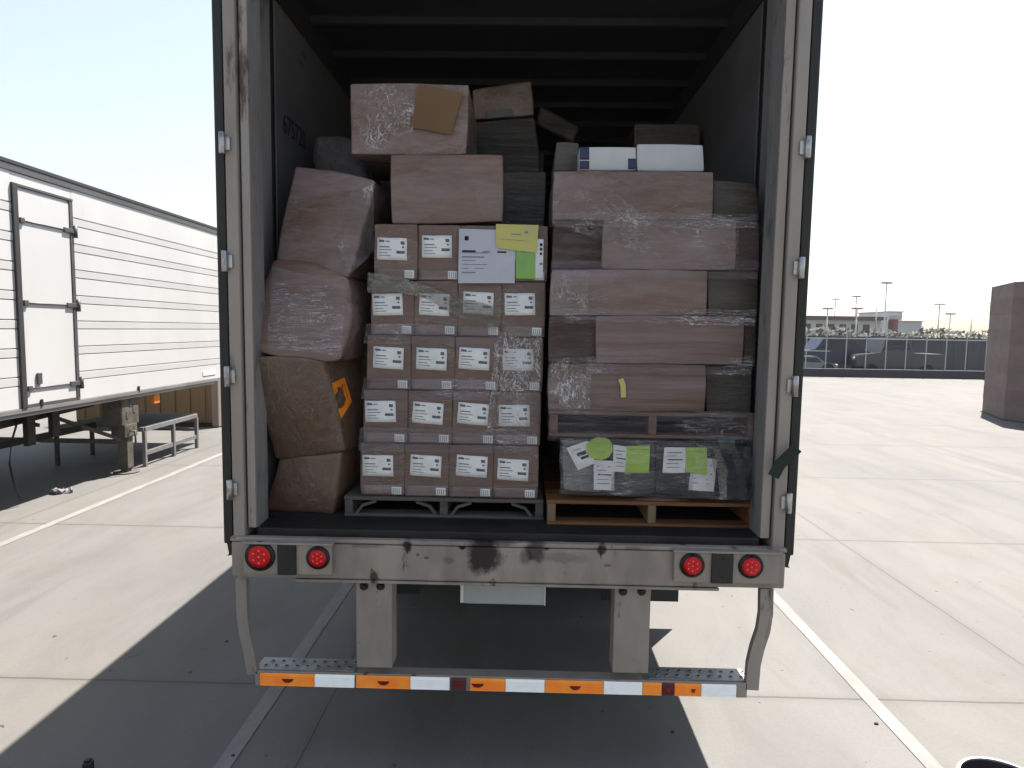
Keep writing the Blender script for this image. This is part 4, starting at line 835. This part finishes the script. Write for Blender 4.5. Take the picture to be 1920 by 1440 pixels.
# steel work platform by the reefer
px0, px1, py0, py1, pz = -7.05, -5.69, 9.42, 10.96, .585
wt = thing('work_platform', 'low steel frame platform with dark deck beside the white trailer landing gear', 'platform', ((px0+px1)/2, (py0+py1)/2, 0))
MB().box((px0, py0, pz), (px1, py1, pz+.012), bev=.003).build('deck', 'table_deck', wt)
fr = MB().box((px0, py0-.03, pz-.05), (px1+.012, py0-.001, pz+.014)).box((px1+.001, py0, pz-.05), (px1+.03, py1, pz+.014)).box((px0, py1+.001, pz-.05), (px1+.012, py1+.03, pz+.014)).build('deck_frame', 'table_steel', wt)
for x in (px0, px1-.02):
    for y in (py0-.02, (py0+py1)/2, py1-.03): MB().box((x, y, 0), (x+.05, y+.05, pz-.051), bev=.004).build('leg', 'table_steel' if x > -6 else 'table_deck', wt)  # left legs darker: shade under the trailer put into their colour
MB().box((px1-.01, py0+.031, .17), (px1+.02, py1-.031, .235)).build('rail', 'table_steel', wt)
MB().box((px0+.05, py1-.02, .30), (px1-.02, py1+.005, .35)).build('rail', 'table_steel', wt)
# tan container behind
tn = thing('container', 'tan yellow steel container with its lit end painted paler behind the white trailer', 'container', (-7.8, 14.3, 0))
tb = MB().box((-9.4, 13.2, .10), (-6.50, 15.6, 1.22), bev=.01)
for k in range(9): tb.box((-9.3+k*.32, 13.175, .16), (-9.2+k*.32, 13.199, 1.15))
tb.build('shell', 'tan_paint', tn); MB().box((-6.499, 13.17, .02), (-6.36, 15.6, 1.23), bev=.01).build('lit_end_strip', 'lit_end_tan', tn); MB().box((-9.4, 13.22, .02), (-6.5, 15.58, .099)).build('skid', 'under_steel', tn)  # paler strip paints the light on the container's end
# litter by the trailer
p = gr(114, 925)
m_ = MB()
for k in range(3): m_.sphere((p.x+random.uniform(-.10, .10), p.y+random.uniform(-.05, .05), .030), .055, sc=(1.3, .8, .35), sub=2, amp=.05, fr=23)
for f_ in m_.bm.faces: f_.smooth = False
tag(rebase(m_.build('paper_litter', 'litter_pale')), 'crumpled pale scrap lying in the shade under the white trailer', 'litter')
# ================================================================== RIGHT SIDE: wall, fence, yard beyond
wall = thing('block_building', 'purple-brown banded block building at the right edge', 'building', (13.8, 17, 0))
poly = [(13.22, 18.55), (12.46, 16.70), (13.9, 12.6), (19, 14), (19, 19)]
nb = 9; hh = 3.55/nb
for k in range(nb):
    s_ = .0 if k % 2 else .006; cxm, cym = 15.4, 16.2
    m_ = MB().ngon_prism([(x+(cxm-x)*s_*.3, y+(cym-y)*s_*.3) for x, y in poly], hh*k+.02*(k == 0)+.001, hh*(k+1)); m_.build('block_course', 'block_wall' if k % 2 else 'block_grey', wall)
MB().ngon_prism([(x+(15.4-x)*-.012, y+(16.2-y)*-.012) for x, y in poly], 0, .019).build('plinth', 'kerb_dark', wall)
FY = 32.7
fn = thing('yard_fence', 'pale steel post and rail fence with dark mesh panels on a low kerb', 'fence', (18, FY, 0))
MB().box((4, FY-.15, 0), (34, FY+.15, .42), bev=.02).build('kerb_wall', 'kerb_dark', fn)
k = 0
for i in range(30):
    x = 4.3+i*1.0
    MB().tube([(x, FY, .42), (x, FY, 2.12 + .25*(i % 3 == 0))], .028, n=6).build('post', 'fence_steel', fn)
MB().tube([(4.2, FY, 1.95), (33.8, FY, 1.95)], .022, n=6).build('rail', 'fence_steel', fn)
MB().tube([(4.2, FY, 1.30), (15.5, FY, 1.30)], .018, n=6).build('rail', 'fence_steel', fn)
scr = thing('screen_wall', 'long dark slatted screen standing behind the steel fence', 'screen', (18, 38, 0))
s_ = MB()
for i in range(56): s_.box((2+i*.8, 38, 0), (2.77+i*.8, 38.12, 2.05+.10*noise.noise(Vector((i*.5, 0, 0)))))
s_.build('slats', 'slat_dark', scr)
def vehicle(name, label, x, y, L, hh_, w, mat, kind='car', faceleft=True):
    t = thing(name, label, kind, (x, y, 0)); z0 = .28; s = -1 if faceleft else 1
    if kind == 'car': pr = [(-.5, .28), (-.5, .55), (-.46, .62), (-.25, .68), (-.14, 1.0), (.2, 1.0), (.36, .66), (.5, .6), (.5, .28)]
    else: pr = [(-.5, .25), (-.5, .5), (-.47, .56), (-.22, .60), (-.16, 1.0), (.12, 1.0), (.14, .6), (.5, .6), (.5, .25)]
    P = [(x+s*-a*L, b*hh_) for a, b in pr]; m_ = MB(); n = len(P)
    A = [m_.bm.verts.new((a, y-w/2+(.12 if b > .7*hh_ else 0), b)) for a, b in P]; B = [m_.bm.verts.new((a, y+w/2-(.12 if b > .7*hh_ else 0), b)) for a, b in P]
    for q in range(n): m_.bm.faces.new((A[q], A[(q+1) % n], B[(q+1) % n], B[q]))
    m_.bm.faces.new(A); m_.bm.faces.new(B[::-1]); bmesh.ops.bevel(m_.bm, geom=m_.bm.edges[:], offset=.04, segments=2, affect='EDGES')
    m_.build('body', mat, t)
    wx = [x+s*-a*L for a in ((-.20, -.13, .08, .11) if kind != 'car' else (-.20, -.12, .18, .29))]; gz = (.70*hh_, .94*hh_)
    g_ = MB(); g_.quad([(wx[0], y-w/2-.012, gz[0]), (wx[3], y-w/2-.012, gz[0]), (wx[2], y-w/2+.09, gz[1]), (wx[1], y-w/2+.09, gz[1])]); g_.build('window', 'glass_dark', t, fix=False)
    for a in (-.32, .31):
        MB().disc((x+s*-a*L, y-w/2+.1, .33), .33, .22, n=20).build('wheel', 'tyre_rubber', t)
    MB().sphere((x+s*.5*L, y-w/2+.2, .52*hh_ if kind == 'car' else .45*hh_), .1, sub=2).build('headlight', 'headlamp', t)
    return t
vehicle('parked_car', 'dark blue car parked behind the steel fence', 16.6, 35.3, 4.2, 1.95, 1.8, 'car_blue')
vehicle('parked_car', 'small silver car with a bright lamp left of the dark blue one', 14.9, 34.2, 2.8, 1.0, 1.5, 'car_silver', faceleft=False)
vehicle('pickup_truck', 'grey pickup truck parked right of the dark blue car', 19.6, 34.6, 4.6, 2.0, 1.9, 'car_grey', 'truck')
# things beyond the yard
def block(name, label, cat, x0, x1, y0, y1, h_, mat, extras=()):
    t = thing(name, label, cat, ((x0+x1)/2, (y0+y1)/2, 0)); MB().box((x0, y0, 0), (x1, y1, h_), bev=.05).build('wall', mat, t)
    for nm, a, b, mt in extras: MB().box(a, b, bev=.02).build(nm, mt, t)
    return t
D = 70
fx = lambda px: at(px, 610, D).x
fz = lambda py, px=1650, Y=D: max(.05, at(px, py, Y).z)
block('warehouse', 'long low pale warehouse with a maroon roof edge far behind the fence', 'building', fx(1440), fx(1652), D, D+14, fz(601), 'wall_pale', (('roof', (fx(1436), D-.6, fz(601)), (fx(1656), D+14, fz(594)), 'roof_maroon'),) + tuple(('dock_door', (fx(1508+i*22), D-.08, .3), (fx(1520+i*22), D-.001, fz(609)), 'slat_dark') for i in range(6)))
block('sign_pillar', 'red sign pillar at the right end of the pale warehouse', 'sign', fx(1655), fx(1664), D-2, D-1, fz(599), 'sign_red', (('cap', (fx(1656), D-2.01, fz(599)), (fx(1670), D-1, fz(591)), 'pale_blue'),))
block('storage_shed', 'pale blue-grey low shed far off, left of the block building', 'building', fx(1764), fx(1815), D+8, D+16, fz(604, 1790, D+8), 'pale_blue', (('roof', (fx(1762), D+7.7, fz(604, 1790, D+8)), (fx(1817), D+16.2, fz(602.5, 1790, D+8)), 'wall_pale'),))
block('office_block', 'pale square building peeking over the block building corner', 'building', fx(1845), fx(1875), D+18, D+26, fz(588, 1850, D+18), 'wall_pale', (('roof', (fx(1843), D+17.8, fz(588, 1850, D+18)), (fx(1877), D+26.2, fz(586, 1850, D+18)), 'pale_blue'),))
def foliage(name, label, x0, x1, y, h_, n, seed):
    rd = random.Random(seed); m_ = MB()
    for i in range(n):
        c = Vector((rd.uniform(x0, x1), y+rd.uniform(-1.2, 1.2), h_*rd.uniform(.15, 1)))
        c.z *= .75+.35*noise.noise(Vector((c.x*.35, seed, 0)))+.25
        a = Vector((rd.gauss(0, 1), rd.gauss(0, 1), rd.gauss(0, 1))).normalized(); b = a.orthogonal().normalized(); s_ = rd.uniform(.12, .3)
        m_.quad([c-a*s_, c+b*s_*.6, c+a*s_, c-b*s_*.6])
    return m_
tag(rebase(foliage('x', '', 12, 46, 52, 2.6, 5200, 4).build('hedge', 'hedge_green', fix=False)), 'long grey-green hedge row beyond the screen, behind the parked vehicles', 'hedge')
for (px, py, base, Y, hd, lb) in ((1663, 532, 610, 60, 1, 'tallest pale lamp post right of the red sign pillar'), (1606, 557, 605, 75, 1, 'pale lamp post over the warehouse, second tallest'), (1567, 562, 605, 78, 1, 'pale thin lamp post left of centre over the warehouse'), (1552, 580, 605, 62, 1, 'short dark-headed lamp post at the left of the warehouse'), (1607, 580, 605, 58, 1, 'short dark-headed lamp post in the middle of the warehouse'), (1644, 577, 600, 56, 0, 'short thick dark pole left of the red sign pillar'), (1762, 572, 610, 64, 1, 'thin pale lamp post left of the pale shed'), (1782, 590, 612, 66, 1, 'double-headed dark lamp post above the pale shed'), (1822, 598, 612, 66, 0, 'short thin pole right of the pale shed')):
    p = at(px, py, Y); t = thing('lamp_post', lb, 'lamp post', (p.x, Y, 0), 'lamp posts beyond the yard')
    MB().tube([(p.x, Y, 0), (p.x, Y, p.z)], [.09, .05], n=8).build('pole', 'pole_hazed' if hd else 'lamp_dark', t)
    if hd: MB().box((p.x-.45, Y-.15, p.z), (p.x+.45, Y+.15, p.z+.16), bev=.04).build('lamp_head', 'lamp_dark' if 'dark' in lb or 'tall' in lb else 'pole_hazed', t)
# bucket at the lower right corner
bx, by_ = 1.97, 2.45
bk = thing('bucket', 'white-rimmed bucket with dark inside at the bottom right corner', 'bucket', (bx, by_, 0))
MB().tube([(bx, by_, .002), (bx, by_, .36)], [.125, .168], n=40, cap=False).build('side', 'bucket_white', bk)
n = 40
MB().tube([(bx, by_, .345), (bx, by_, .358), (bx, by_, .366), (bx, by_, .3665)], [.174, .177, .172, .161], n=n, cap=False).build('rim', 'bucket_white', bk, fix=False)
MB().tube([(bx, by_, .02), (bx, by_, .358)], [.118, .160], n=n, cap=True).bm.free()
ins = MB(); ins.tube([(bx, by_, .03), (bx, by_, .359)], [.118, .160], n=n, cap=False); ins.tube([(bx, by_, .03), (bx, by_, .034)], .118, n=n); ins.build('inside', 'bucket_inside', bk)
# small bits on the concrete
p = gr(165, 1446); tag(rebase(MB().box((p.x-.018, p.y-.02, 0), (p.x+.022, p.y+.02, .05), bev=.006, rot=Matrix.Rotation(.2, 3, 'Z')).box((p.x-.012, p.y-.012, .0505), (p.x+.014, p.y+.012, .062), bev=.003).build('rubber_stop', 'black_rubber')), 'small black rubber block at the lower left edge of the picture', 'block')
for px, py, s_, lb in ((425, 1203, .008, 'small dark pebble in the shade left of the trailer guard'), (437, 1418, .008, 'small dark pebble at the bottom left in the trailer shadow'), (1261, 1373, .008, 'dark pebble in the sun below the right end of the guard bar'), (1643, 1358, .009, 'dark pebble near the right parking line')):
    p = gr(px, py); tag(rebase(MB().sphere((p.x, p.y, s_*.55), s_, sc=(1.2, 1, .6), sub=2, amp=s_*.3, fr=60).build('pebble', 'rock_grey')), lb, 'pebble')

# thin haze volume added to fade the far yard
hz = MB().box((-200, -40, -1), (200, 480, 25)); ho_ = hz.build('haze', None); struct(ho_, 'stuff')
m = bpy.data.materials.new('haze'); m.use_nodes = True; nt = m.node_tree; nt.nodes.clear()
o_ = nt.nodes.new('ShaderNodeOutputMaterial'); pv = nt.nodes.new('ShaderNodeVolumePrincipled'); pv.inputs['Color'].default_value = (.92, .95, 1, 1); pv.inputs['Density'].default_value = .0003; pv.inputs['Anisotropy'].default_value = .3
nt.links.new(pv.outputs[0], o_.inputs['Volume']); ho_.data.materials.append(m)
